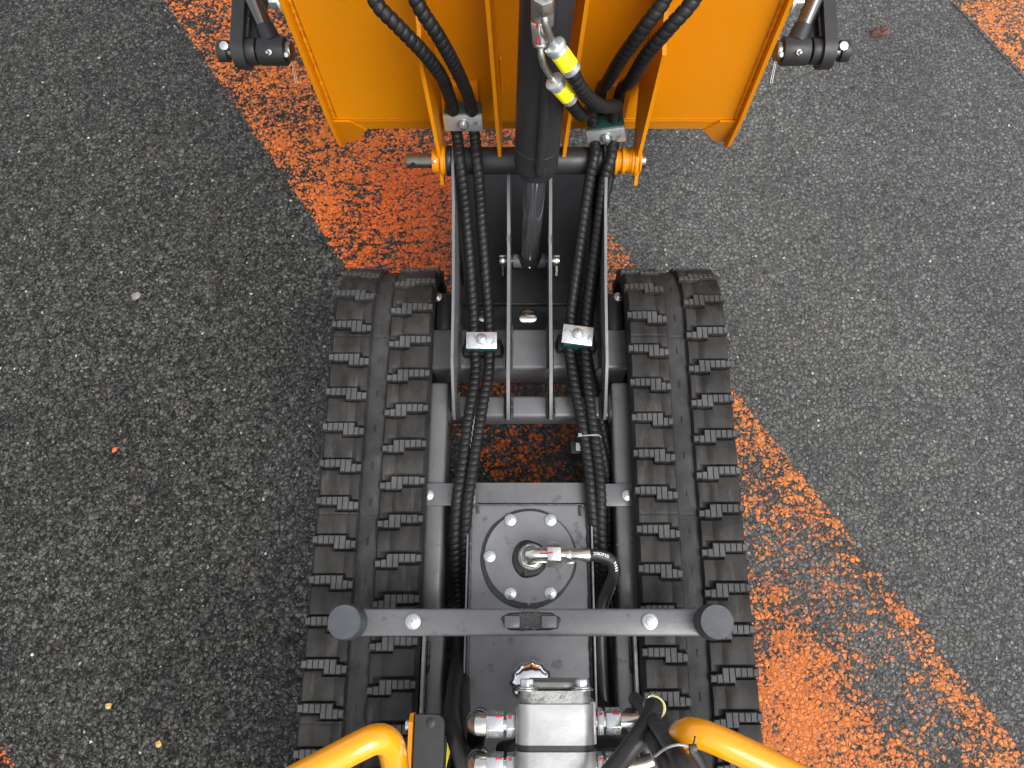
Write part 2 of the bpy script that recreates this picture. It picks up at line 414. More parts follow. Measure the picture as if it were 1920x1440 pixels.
def sstep(a, b, x):
    t = max(0, min(1, (x - a) / (b - a))); return t * t * (3 - 2 * t)
def proj(p):
    d = CH - p[2]; dep = p[1] * math.sin(TH) + d * math.cos(TH); up = p[1] * math.cos(TH) - d * math.sin(TH)
    return PX0 + F * p[0] / dep, 720 - F * up / dep
def blob(x, y, p, r, a, r2=None):
    c = at(p[0], p[1], 0); return a * math.exp(-(((x - c.x) / r) ** 2 + ((y - c.y) / (r2 or r)) ** 2))
def marking(name, A, B, Cc, D, fn, lab, res=.012):
    """quad strip between line A->B (one edge) and Cc->D (other edge), with wear per vertex"""
    n1 = int((B - A).length / res); n2 = int(max((Cc - A).length, (D - B).length) / res)
    vs, wr, hu = [], [], []
    for i in range(n1 + 1):
        for j in range(n2 + 1):
            p = A.lerp(B, i / n1).lerp(Cc.lerp(D, i / n1), j / n2)
            e0 = (p - A.lerp(B, i / n1)).length; e1 = (p - Cc.lerp(D, i / n1)).length
            wv, hv = fn(p.x, p.y, e0, e1); vs.append((p.x, p.y, .0015)); wr.append(wv); hu.append(hv)
    fs = [(i * (n2 + 1) + j, (i + 1) * (n2 + 1) + j, (i + 1) * (n2 + 1) + j + 1, i * (n2 + 1) + j + 1) for i in range(n1) for j in range(n2)]
    o = sheet(name, M['paint'], vs, fs)
    me = o.data
    a = me.attributes.new('wear', 'FLOAT', 'POINT'); a.data.foreach_set('value', wr)
    a = me.attributes.new('hue', 'FLOAT', 'POINT'); a.data.foreach_set('value', hu)
    if me.polygons[0].normal.z < 0: me.flip_normals()
    return tag(o, lab, kind='structure')
eA = at(300, 0, 0); eB = at(640, 500, 0); dl = (eB - eA).normalized()
fA = at(1382, 728, 0); fB = at(1900, 1378, 0); dr = (fB - fA).normalized()
def wear_main(x, y, e0, e1):
    w = .515 - .02 * sstep(.0, .3, x)
    w += blob(x, y, (540, 330), .42, .13)
    w += blob(x, y, (790, 400), .20, .30)
    w += blob(x, y, (960, 850), .30, -.10)
    w += blob(x, y, (1040, 640), .12, -.10)
    w += blob(x, y, (1450, 900), .10, .08)
    w += blob(x, y, (1520, 1080), .17, -.20)
    w += blob(x, y, (1400, 1010), .07, -.18)
    w += blob(x, y, (1660, 1280), .12, -.34) + blob(x, y, (1740, 1400), .10, -.12)
    w += blob(x, y, (1465, 1290), .13, .46) + blob(x, y, (1540, 1400), .10, .25)
    w += blob(x, y, (1620, 1420), .12, .20)
    w += blob(x, y, (1180, 480), .05, -.1)
    w += .16 * math.exp(-((e1 - .03) / .03) ** 2) * sstep(-.2, .2, x)
    edge = min(sstep(0, .006, e0), sstep(0, .012, e1))
    hue = .42 - .42 * sstep(.1, .5, x) + blob(x, y, (800, 420), .22, .9) + blob(x, y, (1460, 1300), .3, .35) + blob(x, y, (960, 860), .3, .5)
    return w - (1 - edge) * 1.2, min(1, hue)
marking('road_marking', eA - dl * .5, eA + dl * 2.75, fA - dr * 1.9, fA + dr * 1.2, wear_main, 'broad worn orange stripe running diagonally under the machine')
cA = at(1765, -15, 0); cB = at(1920, 148, 0); dc = (cB - cA).normalized(); off = V(dc.y * -1, dc.x, 0); off = off if off.x > 0 else -off
marking('road_marking', cA - dc * .4, cA + dc * .9, cA - dc * .4 + off * .5, cA + dc * .9 + off * .5, lambda x, y, a, b: (.66 - (1 - sstep(0, .006, a)) * 1.2, .1), 'worn orange stripe in the far right corner of the asphalt')
bA = at(0, 1368, 0); bB = at(60, 1440, 0); db = (bB - bA).normalized(); ob = V(-abs(db.y), -abs(db.x), 0)
marking('road_marking', bA - db * .3, bA + db * .4, bA - db * .3 + ob * .4, bA + db * .4 + ob * .4, lambda x, y, a, b: (.5 - (1 - sstep(0, .02, a)) * .9, .8), 'worn orange stripe edge in the near left corner of the asphalt')

# small loose things on the asphalt
def chip(name, px, py, r, m, lab, cat, seed):
    random.seed(seed); p = at(px, py, r * .45); mb = MB()
    t = bmesh.new(); bmesh.ops.create_icosphere(t, subdivisions=1, radius=r)
    for v in t.verts: v.co = Vector((v.co.x * random.uniform(.7, 1.2), v.co.y * random.uniform(.7, 1.1), v.co.z * .5 * random.uniform(.8, 1.1))) + p
    mb._merge(t, m); return tag(obj(name, mb, ang=15), lab, cat, 'stones standing out of the asphalt' if name == 'stone' else None)
chip('paint_chip', 215, 843, .0065, 'chip_red', 'small bright red fragment lying alone on the dark asphalt left of the machine', 'fragment', 1)
chip('stone', 203, 1324, .0075, 'chip_buff', 'buff yellow stone set in the asphalt near the lower left corner', 'stone', 2)
chip('stone', 297, 1395, .0075, 'chip_buff', 'pale orange stone on the asphalt at the bottom edge, left of the machine', 'stone', 3)
chip('stone', 256, 555, .012, 'pale_stone', 'large pale broken stone in the asphalt, upper left of the left track', 'stone', 4)
def leaf():
    c = at(1651, 62, .004); mb = MB(); random.seed(5)
    out = [(-.026, -.010), (-.021, .001), (-.022, .008), (-.012, .010), (-.006, .018), (.002, .013), (.008, .017), (.020, .024), (.024, .020), (.019, .010), (.016, .002), (.019, -.004), (.010, -.008), (.0, -.012), (-.010, -.011), (-.018, -.016)]
    top = []
    for k, (a, b) in enumerate(out): top.append(c + V(a, b, .003 + .004 * math.sin(k * 2.1)))
    mid = [c + V(a * .5, b * .5, .007 + .003 * math.sin(k * 1.3)) for k, (a, b) in enumerate(out)]
    n = len(out); vs = top + mid + [c + V(0, 0, .003)]
    fs = [(k, (k + 1) % n, n + (k + 1) % n, n + k) for k in range(n)] + [(n + k, n + (k + 1) % n, 2 * n) for k in range(n)]
    vs2 = [v - V(0, 0, .0012) for v in vs]; N0 = len(vs)
    fs2 = [tuple(N0 + i for i in f[::-1]) for f in fs]
    rim = [(k, N0 + k, N0 + (k + 1) % n, (k + 1) % n) for k in range(n)]
    mb.add(vs + vs2, fs + fs2 + rim, 'leaf')
    mb.tube([c + V(-.024, -.012, .003), c + V(-.03, -.02, .003), c + V(-.033, -.022, .001)], .0008, 'leaf', seg=6)
    tag(obj('dry_leaf', mb, ang=20), 'curled brown dry leaf on the bare asphalt at the upper right', 'leaf')
leaf()

# ================================================================== THE MACHINE
root = bpy.data.objects.new('tracked_loader', None)
link(root, None, V(0, .1, 0))
tag(root, 'small tracked loader in dark grey and orange, seen from above with its lift frame ahead', 'loader')

# ---------------- rubber tracks
PITCH = .0627; NL = 50; TR = .152; TZ = .165; YF = .521
YR = YF - (NL * PITCH - 2 * math.pi * TR) / 2
def loop(s, h):
    """s from the front end of the top run, running rearwards; h above the carcass"""
    S = YF - YR; A = math.pi * TR; L = 2 * S + 2 * A; s = s % L
    if s < S: return V(0, YF - s, TZ + TR + h)
    s -= S
    if s < A: a = s / TR; return V(0, YR - (TR + h) * math.sin(a), TZ + (TR + h) * math.cos(a))
    s -= A
    if s < S: return V(0, YR + s, TZ - TR - h)
    s -= S; a = s / TR
    return V(0, YF + (TR + h) * math.sin(a), TZ - (TR + h) * math.cos(a))
def make_track(xc, ph, seed):
    rnd = random.Random(seed); mb = MB()
    SUB = 28; ns = NL * SUB
    xs = [-.090, -.0895, -.087, -.083, -.080, -.070, -.062, -.057, -.052, -.048, -.043, -.036, -.030, -.024, -.020, -.0165, -.0155, -.010, 0, .010, .0125, .0135, .017, .022, .030, .036, .043, .047, .051, .058, .066, .074, .080, .084, .087, .0895, .090]
    def hgt(x, u, k, left):
        # u = position inside one pitch, 0 = at the lug centre; pads rise between lugs
        if left: a, b = -.088, -.0165
        else: a, b = .0135, .088
        if not (a <= x <= b): return 0
        t = (x - a) / (b - a)
        edge = min(1, (x - a) / .003, (b - x) / .003)
        if left: u0, u1 = ((.095, .845) if t < .5 else (.225, .845) if t < .8 else (.225, .955))
        else: u0, u1 = ((.195, .955) if t < .22 else (.195, .80) if t < .5 else (.065, .80))
        m_ = (u - u0) / (u1 - u0)
        pad = 0 if not 0 < m_ < 1 else (.0066 + .0034 * math.sin(math.pi * m_) ** .7) * sstep(0, .045, u - u0) * sstep(0, .045, u1 - u) * max(0, edge)
        rib = 1 - .45 * math.exp(-((t - .30) / .07) ** 2) - .30 * math.exp(-((t - .74) / .05) ** 2)
        return pad * rib
    verts = []; nx = len(xs)
    for i in range(ns):
        s = i * PITCH / SUB
        for x in xs:
            uL = ((s - ph) / PITCH) % 1.0; uR = ((s - ph) / PITCH + .5) % 1.0
            h = hgt(x, uL, i // SUB, True) if x < 0 else hgt(x, uR, i // SUB, False)
            if -.0155 < x < .0125: h = .0015 + .0006 * math.sin(s * 90)
            if abs(x) > .0892: h -= .012
            if int(i) % (SUB * 5) == 14 and h > 0: h -= .0010
            p = loop(s, h); verts.append((xc + x, p.y, p.z))
    for i in range(ns):       # inner face of the belt
        s = i * PITCH / SUB
        for x in (-.088, .088):
            p = loop(s, -.018); verts.append((xc + x, p.y, p.z))
    fs = []
    o2 = ns * nx
    for i in range(ns):
        j = (i + 1) % ns
        for k in range(nx - 1): fs.append((i * nx + k, i * nx + k + 1, j * nx + k + 1, j * nx + k))
        fs.append((o2 + 2 * i + 1, o2 + 2 * i, o2 + 2 * j, o2 + 2 * j + 1))
        fs.append((i * nx, j * nx, o2 + 2 * j, o2 + 2 * i)); fs.append((j * nx + nx - 1, i * nx + nx - 1, o2 + 2 * i + 1, o2 + 2 * j + 1))
    me = bpy.data.meshes.new('rt'); me.from_pydata(verts, [], fs)
    mb.mats.append('track'); mb.bm.from_mesh(me); bpy.data.meshes.remove(me)
    mb.mats.append('lug'); mb.mats.append('band')
    for f in mb.bm.faces:
        f.smooth = True; cx = f.calc_center_median().x - xc
        if -.0152 < cx < .0122: f.material_index = 2
    # guide lugs inside + tread lugs outside
    V_, F_, T_, TF = [], [], [], []
    def block(dst, fd, x0, x1, s0, s1, h0, h1, tx=0, ts=0):
        b = len(dst)
        for (h, ex, es) in ((h0, 0, 0), (h1, tx, ts)):
            for (x, s) in ((x0 + ex, s0 + es), (x1 - ex, s0 + es), (x1 - ex, s1 - es), (x0 + ex, s1 - es)):
                p = loop(s, h); dst.append((xc + x, p.y, p.z))
        for f in ((0, 1, 2, 3), (7, 6, 5, 4), (0, 4, 5, 1), (1, 5, 6, 2), (2, 6, 7, 3), (3, 7, 4, 0)): fd.append(tuple(b + q for q in f))
    for k in range(NL):
        for left in (True, False):
            sc_ = k * PITCH + ph + (0 if left else .5 * PITCH)
            a, b = (-.0885, -.018) if left else (.0145, .0885); wd = b - a
            if left: cuts = [0, .125, .25, .375, .50, .62, .76, .88, 1.0]
            else: cuts = [0, .13, .25, .385, .51, .635, .76, .885, 1.0]
            for c0, c1 in zip(cuts, cuts[1:]):
                cm = (c0 + c1) / 2
                if left:
                    s0 = -.0085 if cm < .8 else -.001          # s grows rearwards = down in the photo
                    s1 = .0045 if cm < .5 else .0125
                else:
                    s0 = -.0015 if cm < .22 else -.0105
                    s1 = .0105 if cm < .5 else .0025
                if cm < .08 or cm > .93: s0 += .0012; s1 -= .0012
                j = rnd.uniform(-.0004, .0004); e = .00055
                block(T_, TF, a + c0 * wd + e, a + c1 * wd - e, sc_ + s0 + j, sc_ + s1 + j, .004, .0115 + rnd.uniform(-.0004, .0003), .0003, .0006)
                block(V_, F_, a + c0 * wd - .0004, a + c1 * wd + .0004, sc_ + s0 - .0022, sc_ + s1 + .0022, -.001, .0098, .0002, .0018)
        sm = k * PITCH
        for sx in (-.022, .022): block(V_, F_, sx - .009, sx + .009, sm - .012, sm + .012, -.017, -.045, .002, .004)
        # short knife slit in the centre band
        block(V_, F_, -.0032, .0002, sm + ph - .006, sm + ph + .006, .0012, .0026, .001, .001)
    me = bpy.data.meshes.new('a'); me.from_pydata(V_, [], F_); mb.bm.from_mesh(me); bpy.data.meshes.remove(me)
    n0 = len(mb.bm.faces)
    me = bpy.data.meshes.new('b'); me.from_pydata(T_, [], TF)
    me.materials.append(M['lug'])
    for p in me.polygons: p.material_index = 1
    mb.bm.from_mesh(me); bpy.data.meshes.remove(me)
    return mb
def tfind(y): return YF - y
for sx, yl, lab in ((-1, .258, None), (1, .275, None)):
    ph = tfind(yl) % PITCH
    tr = obj('rubber_track', make_track(sx * .262, ph, 3 + sx), root, ang=28)
    # roller frame with idler, sprocket and rollers inside the belt
    mb = MB(); mb.span(sx * .262 - .03, sx * .262 + .03, YR + .10, YF - .12, .10, .17, 'dark', bevel=.006)
    mb.span(sx * .262 - .02, sx * .262 + .02, YF - .14, YF - .02, .145, .185, 'dark', bevel=.004)
    fr = obj('track_frame', mb, root)
    for yy, rr in ((YF, .125), ):
        mb = MB(); mb.lathe((sx * .262 - .05, yy, TZ), (1, 0, 0), [(0, 0), (.06, 0), (.065, .01), (rr, .012), (rr + .003, .016), (rr, .035), (rr - .02, .04), (rr - .02, .06), (rr, .065), (rr + .003, .084), (rr, .088), (.065, .09), (.06, .10), (0, .10)], 'dark')
        obj('idler_wheel', mb, fr)
    mb = MB()
    pts = []
    for k in range(26): 
        a = 2 * math.pi * k / 26; rr = .128 if k % 2 else .108; pts.append((YR + rr * math.cos(a), TZ + rr * math.sin(a)))
    mb.prism(pts, 'x', sx * .262 - .012, sx * .262 + .012, 'dark', bevel=.003)
    mb.cyl((sx * .262 - .05, YR, TZ), (sx * .262 + .05, YR, TZ), .05, 'dark', bevel=.004)
    obj('drive_sprocket', mb, fr)
    for yy in (-.38, -.22, -.06, .10, .26, .40):
        mb = MB()
        for q in (-.034, .034): mb.cyl((sx * .262 + q - .014, yy, .076), (sx * .262 + q + .014, yy, .076), .044, 'dark', bevel=.004)
        mb.cyl((sx * .262 - .05, yy, .076), (sx * .262 + .05, yy, .076), .016, 'dark')
        obj('track_roller', mb, fr)

# ---------------- chassis
def weldline(mb, pts, r=.0028, m='weld'):
    pts = catmull([Vector(p) for p in pts], .0028)
    mb.tube(pts, r, m, seg=8, smooth=False, rfun=lambda L: .9 + .12 * math.sin(L * 900) + .4 * noise.noise(V(L * 90, 0, r * 700)))
for sx in (-1, 1):
    mb = MB(); mb.span(sx * .146, sx * .177, .008, .418, .215, .281, 'grey', bevel=.006, segs=3)
    mb.span(sx * .139, sx * .1645, -.62, .0075, .212, .281, 'grey', bevel=.004, segs=3)
    mb.span(sx * .1455, sx * .1775, .13, .1315, .2145, .2813, 'grey')
    o = obj('side_rail', mb, root)
    mb = MB(); mb.prism([(-.62, .22), (-.62, .302), (-.004, .302), (.003, .295), (.0035, .22)], 'x', sx * .1650, sx * .1695, 'pale', bevel=.001)
    weldline(mb, [(sx * .1625, -.022, .282), (sx * .1620, -.070, .282)], .0035, 'sealer')
    obj('rail_flange', mb, o)
mb = MB(); mb.span(-.1455, .1455, .356, .396, .215, .269, 'grey', bevel=.006, segs=3)
for sx in (-1, 1):
    weldline(mb, [(sx * .1450, .352, .225), (sx * .1440, .353, .268), (sx * .1440, .375, .272), (sx * .1440, .397, .268)], .004)
ct = obj('cross_tube', mb, root)
mb = MB(); mb.span(-.182, .182, .45, .53, .175, .260, 'grey', bevel=.007, segs=3)
for sx in (-1, 1):      # uprights that carry the track frames, bolted
    mb.span(sx * .148, sx * .178, .531, .61, .12, .250, 'dark', bevel=.008)
ax = obj('axle_beam', mb, root)
for sx in (-1, 1):
    mb = MB(); mb.hexbolt(at(820 if sx < 0 else 1160, 557, .251), (0, 0, 1), .011, 'bolt'); obj('bolt', mb, ax)
# folded front panel with three holes, and the long inclined floor plate
p1 = V(0, .532, .243); p2 = V(0, .602, .205)
mb = MB()
def hole_panel(mb, holes, m):
    from mathutils.geometry import delaunay_2d_cdt
    Lp = (p2 - p1).length; u = (p2 - p1).normalized(); nn = u.cross(V(1, 0, 0)).normalized()
    if nn.z < 0: nn = -nn
    vs = [(-.131, 0), (.131, 0), (.131, Lp), (-.131, Lp)]; es = [(0, 1), (1, 2), (2, 3), (3, 0)]
    for hx, hl, hr in holes:
        b = len(vs); n = 28
        for k in range(n): vs.append((hx + hr * math.cos(2 * math.pi * k / n), hl + hr * 1.45 * math.sin(2 * math.pi * k / n)))
        es += [(b + k, b + (k + 1) % n) for k in range(n)]
    vv, ee, ff, *_ = delaunay_2d_cdt([Vector(v) for v in vs], es, [], 0, 1e-6)
    keep = []
    for f in ff:
        c = sum((vv[i] for i in f), Vector((0, 0))) / len(f)
        if all(math.hypot(c.x - hx, (c.y - hl) / 1.45) > hr * .97 for hx, hl, hr in holes): keep.append(f)
    top = [p1 + V(v[0], 0, 0) + u * v[1] for v in vv]; bot = [q - nn * .006 for q in top]; n0 = len(top)
    fs = [tuple(f) for f in keep] + [tuple(n0 + i for i in f[::-1]) for f in keep]
    from collections import Counter
    cnt = Counter()
    for f in keep:
        for a, b in zip(f, list(f[1:]) + [f[0]]): cnt[frozenset((a, b))] += 1
    for f in keep:
        for a, b in zip(f, list(f[1:]) + [f[0]]):
            if cnt[frozenset((a, b))] == 1: fs.append((a, b, n0 + b, n0 + a))
    mb.add(top + bot, fs, m)
hole_panel(mb, [(-.003, .046, .0180), (-.088, .046, .0165), (.090, .046, .0165)], 'dark')
fp = obj('hole_panel', mb, root)
mb = MB(); mb.cyl((-.150, .577, .184), (.150, .577, .184), .0205, 'nickel', bevel=.002); 
obj('torsion_shaft', mb, root)
mb = MB(); mb.prism([(.604, .199), (.604, .205), (.90, .205), (.925, .180), (.92, .175), (.897, .199)], 'x', -.131, .131, 'dark', bevel=.0008)
weldline(mb, [(-.128, .604, .207), (.128, .604, .207)], .0016, 'dark')
for sx in (-1, 1):
    mb.prism([(.612, .206), (.612, .212), (.90, .212), (.90, .206)], 'x', sx * .1275, sx * .1305, 'weld')
obj('floor_plate', mb, root)
# four upright plates of the tower
OUT = [(.352, .270), (.349, .278), (.358, .300), (.44, .385), (.56, .40), (.70, .425), (.755, .452), (.795, .452), (.822, .43), (.83, .40), (.90, .27), (.93, .185), (.93, .165), (.60, .165), (.532, .170), (.532, .262), (.398, .262), (.398, .2715), (.355, .2715)]
OUT = [(.350, .271), (.348, .279), (.360, .300), (.43, .352), (.56, .372), (.70, .415), (.755, .448), (.795, .448), (.820, .43), (.83, .40), (.90, .27), (.93, .185), (.93, .165), (.60, .165), (.532, .170), (.532, .262), (.449, .262), (.449, .2715)]
INN = [(.350, .271), (.348, .279), (.360, .292), (.43, .325), (.56, .335), (.66, .355), (.74, .400), (.79, .405), (.80, .38), (.85, .28), (.895, .207), (.606, .207), (.532, .245), (.532, .262), (.449, .262), (.449, .2715)]
for x0, nm in ((-.1325, 0), (.1325, 0)):
    mb = MB(); mb.prism(OUT, 'x', x0 - .0024, x0 + .0024, 'grey', bevel=.0006)
    sx = 1 if x0 < 0 else -1
    weldline(mb, [(x0 + sx * .004, .535, .263), (x0 + sx * .004, .45, .263)], .003)
    weldline(mb, [(x0 + sx * .0045, .398, .271), (x0 + sx * .005, .352, .272)], .0035)
    mb.prism([(.645 + .022 * math.cos(a), .27 + .05 * math.sin(a)) for a in [2 * math.pi * k / 24 for k in range(24)]], 'x', x0 + sx * .0031, x0 + sx * .0040, 'black')
    obj('tower_plate', mb, root)
for x0 in (-.0375, .0375):
    mb = MB(); mb.prism(INN, 'x', x0 - .0028, x0 + .0028, 'grey', bevel=.0006)
    for sx in (-1, 1):
        weldline(mb, [(x0 + sx * .0048, .398, .271), (x0 + sx * .0048, .352, .272)], .0038, 'sealer')
        weldline(mb, [(x0 + sx * .0048, .535, .262), (x0 + sx * .0048, .45, .262)], .0026)
        mb.prism([(.665 + .016 * math.cos(a), .335 + .030 * math.sin(a)) for a in [2 * math.pi * k / 24 for k in range(24)]], 'x', x0 + sx * .0036, x0 + sx * .0044, 'black')
    obj('rib_plate', mb, root)
# pivot bearing at the top of the tower
PV = V(0, .784, .42)
mb = MB(); mb.cyl((-.128, PV.y, PV.z), (.128, PV.y, PV.z), .0235, 'dark', bevel=.002)
for sx in (-1, 1): mb.cyl((sx * .1365, PV.y, PV.z), (sx * .147, PV.y, PV.z), .026, 'black', bevel=.002)
brg = obj('pivot_tube', mb, root)
mb = MB(); mb.cyl((-.217, PV.y, PV.z), (.205, PV.y, PV.z), .0125, 'pin', bevel=.0015)
mb.cyl((-.205, PV.y - .0122, PV.z + .0045), (-.205, PV.y - .006, PV.z + .0025), .0048, 'black')
mb.cyl((-.2172, PV.y, PV.z), (-.2178, PV.y, PV.z), .008, 'black')
obj('hinge_pin', mb, root)

# ---------------- strap, tank, cover
mb = MB()
ys0, ys1 = at(0, 948, .286).y, at(0, 906, .286).y
mb.span(-.182, -.088, ys0, ys1, .2815, .287, 'grey', bevel=.001)
mb.span(.100, .188, ys0 - .001, ys1 - .001, .2815, .287, 'grey', bevel=.001)
mb.prism([(-.092, .2815), (-.092, .287), (-.086, .2895), (.096, .2895), (.104, .287), (.104, .2815), (.096, .284), (-.086, .284)], 'y', ys0 + .004, ys1, 'grey', bevel=.001)
st = obj('cross_strap', mb, root)
for px, py in ((803, 928), (1176, 929)):
    mb = MB(); mb.hexbolt(at(px, py, .2872), (0, 0, 1), .011, 'bolt'); obj('bolt', mb, st)
mb = MB()
TZT = .289; ty0, ty1 = -.62, ys0 + .002
mb.span(-.101, .101, ty0, ty1, .10, TZT, 'tank', bevel=.003, segs=2)
mb.span(-.1045, -.1015, ty0, ty1 - .001, .10, TZT + .004, 'tank', bevel=.001)
mb.span(.1018, .1048, ty0, ty1 - .001, .10, TZT + .010, 'pale', bevel=.001)
weldline(mb, [(-.0985, ty1, TZT + .001), (-.098, .1, TZT + .001), (-.0985, -.1, TZT + .001), (-.098, -.3, TZT + .001)], .0026, 'weld')
weldline(mb, [(.0975, ty1, TZT + .001), (.098, .1, TZT + .001), (.0975, -.1, TZT + .001), (.098, -.3, TZT + .001)], .0038, 'sealer')
weldline(mb, [(-.095, ty1 - .001, TZT + .002), (.09, ty1 - .001, TZT + .002)], .0016, 'weld')
weldline(mb, [(-.095, ty1 - .002, TZT), (-.088, ty1 - .006, TZT), (-.087, ty1 - .016, TZT)], .003, 'weld')
weldline(mb, [(.092, ty1 - .002, TZT), (.084, ty1 - .006, TZT), (.085, ty1 - .020, TZT)], .003, 'weld')
tank = obj('hydraulic_tank', mb, root)
CC = at(993, 1043, TZT + .004)
# squeezed-out black gasket under the cover: uneven ring
mb = MB(); vs = []; n = 96
for k in range(n):
    a = 2 * math.pi * k / n
    wv = .0036 + .0022 * noise.noise(V(math.cos(a) * 2.2, math.sin(a) * 2.2, 3)) + .0032 * max(0, math.cos(a + 2.5)) + .003 * max(0, math.sin(-a - .2)) ** 4 - .0020 * max(0, math.cos(a - .55)) ** 3
    wv = max(-.0008, wv)
    for r_, z_ in ((.0755 + wv, TZT + .0002), (.0752 + wv * .9, TZT + .0018), (.070, TZT + .0018)): vs.append((CC.x + r_ * math.cos(a), CC.y + r_ * math.sin(a), z_))
fs = [(3 * k + q, 3 * ((k + 1) % n) + q, 3 * ((k + 1) % n) + q + 1, 3 * k + q + 1) for k in range(n) for q in (0, 1)]
mb.add(vs, fs, 'sealer'); gasket = mb
mb = MB(); mb.lathe((CC.x, CC.y, TZT), (0, 0, 1), [(.074, 0), (.0745, .004), (.0738, .0052), (0, .0052)], 'tank', seg=72)
cov = obj('tank_cover', mb, tank)
obj('gasket', gasket, cov)
for px, py in ((957, 975), (1032, 975), (918, 1043), (1069, 1046), (957, 1113), (1032, 1112)):
    mb = MB(); mb.hexbolt(at(px, py, TZT + .0053), (0, 0, 1), .0118, 'bolt'); obj('bolt', mb, cov)
# spilled sealant smear + elbow
mb = MB(); c0 = at(992, 1048, TZT + .0052); vs = []; n = 40
for k in range(n):
    a = 2 * math.pi * k / n; r_ = .030 + .004 * noise.noise(V(math.cos(a) * 1.5, math.sin(a) * 1.5, 8)) + .006 * max(0, -math.sin(a)) * max(0, math.cos(a * .5))
    vs += [(c0.x + r_ * math.cos(a), c0.y + r_ * math.sin(a), TZT + .0054), (c0.x + r_ * .9 * math.cos(a), c0.y + r_ * .9 * math.sin(a), TZT + .0075)]
vs.append((c0.x, c0.y, TZT + .0085))
fs = [(2 * k, 2 * ((k + 1) % n), 2 * ((k + 1) % n) + 1, 2 * k + 1) for k in range(n)] + [(2 * k + 1, 2 * ((k + 1) % n) + 1, 2 * n) for k in range(n)]
mb.add(vs, fs, 'sealer'); seal = obj('sealant_ring', mb, cov)
ez = .345; e0 = at(996, 1040, ez); eb = V(e0.x, e0.y, TZT + .007)
mb = MB(); mb.cyl(eb, eb + V(0, 0, .016), .0215, 'alu_dark', bevel=.002)
mb.cyl(eb + V(0, 0, .016), eb + V(0, 0, .030), .0195, 'nickel', seg=6, bevel=.001, phase=.3)
mb.tube([eb + V(0, 0, .028), eb + V(0, 0, .042), e0 + V(.004, 0, 0), e0 + V(.022, 0, 0), e0 + V(.032, 0, 0)], .0115, 'nickel', seg=20)
mb.lathe(eb + V(0, 0, .030), (0, 0, 1), [(.0115, 0), (.0155, .002), (.0155, .006), (.0115, .010)], 'nickel')
mb.span(e0.x + .002, e0.x + .026, e0.y - .0128, e0.y - .0100, ez - .006, ez + .004, 'nickel', bevel=.001)
elb = obj('elbow_fitting', mb, cov)
nx0 = at(1025, 0, ez).x
def X(px): return (px - PX0) / F * (e0.y * math.sin(TH) + (CH - ez) * math.cos(TH))
mb = MB(); mb.cyl((X(1026), e0.y, ez), (X(1051), e0.y, ez), .0205, 'nickel', seg=6, bevel=.0012, phase=R(30))
mb.tube([(X(1012), e0.y + .001, ez + .0117), (X(1026), e0.y + .001, ez + .0122)], .0014, 'redmark', seg=6)
mb.tube([(X(1027), e0.y + .001, ez + .0178), (X(1036), e0.y + .002, ez + .0178)], .0014, 'redmark', seg=6)
obj('union_nut', mb, elb)
mb = MB(); mb.cyl((X(1051), e0.y, ez), (X(1062), e0.y, ez), .0085, 'nickel'); mb.cyl((X(1060), e0.y - .001, ez), (X(1070), e0.y - .001, ez), .0112, 'nickel', bevel=.001); mb.cyl((X(1069), e0.y - .001, ez), (X(1106), e0.y - .001, ez), .0107, 'nickel', seg=14, bevel=.0008)
obj('hose_ferrule', mb, elb)
hp = [V(X(1103), e0.y - .001, ez), V(X(1125), e0.y - .002, ez)] + path([(1146, 1052, .338), (1152, 1075, .325), (1140, 1105, .305), (1128, 1140, .29), (1126, 1200, .27), (1130, 1280, .25), (1135, 1360, .24), (1120, 1440, .22)])
mb = MB(); mb.tube(hp, .0098, 'rubber', seg=22, step=.004)
rh = obj('return_hose', mb, root, label='smooth black rubber hose with white printing')
# printing on the hose
def text_mesh(body, size):
    cu = bpy.data.curves.new('t', 'FONT'); cu.body = body; cu.size = size; cu.align_x = 'LEFT'; cu.align_y = 'CENTER'; cu.extrude = .0001; cu.offset = size * .018
    o = bpy.data.objects.new('t', cu); COL.objects.link(o)
    dg = bpy.context.evaluated_depsgraph_get(); me = bpy.data.meshes.new_from_object(o.evaluated_get(dg))
    bpy.data.objects.remove(o); return me
def print_on(mb, body, size, m, fn):
    me = text_mesh(body, size)
    t = bmesh.new(); t.from_mesh(me); bpy.data.meshes.remove(me)
    bmesh.ops.subdivide_edges(t, edges=[e for e in t.edges if e.calc_length() > .002], cuts=2)
    for v in t.verts: v.co = fn(v.co.x, v.co.y, v.co.z)
    mb._merge(t, m)
mb = MB(); hc = catmull(hp, .001)
def onhose(x, y, z, ang0=.18):
    i = min(len(hc) - 2, max(1, int(x / .001))); p = hc[i]; tn = (hc[i + 1] - hc[i - 1]).normalized()
    side = tn.cross(V(0, 0, 1)).normalized() * -1; up = side.cross(tn) * -1
    if up.z < 0: up = -up
    a = y / .0098 + ang0
    return p + (side * math.sin(a) + up * math.cos(a)) * (.0100 + z)
print_on(mb, '200755', .0068, 'white', lambda x, y, z: onhose(x * 1.05 + .0085, y, z))
obj('printed_number', mb, rh); mb = MB()
for k in range(4):
    t = bmesh.new(); bmesh.ops.create_cube(t, size=1)
    for v in t.verts: v.co = onhose(.0405 + k * .0040 + (v.co.x + .5) * .0024, v.co.y * .0042, v.co.z * .0002, .15)
    mb._merge(t, 'white')
obj('printed_mark', mb, rh); mb = MB()
for k in range(16):
    t = bmesh.new(); bmesh.ops.create_cube(t, size=1)
    L0 = .085 + k * .0036
    for v in t.verts: v.co = onhose(L0 + (v.co.x + .5) * random.choice((.002, .0012)), v.co.y * .0016, v.co.z * .0002, 1.25)
    mb._merge(t, 'white')
obj('printed_line', mb, rh)
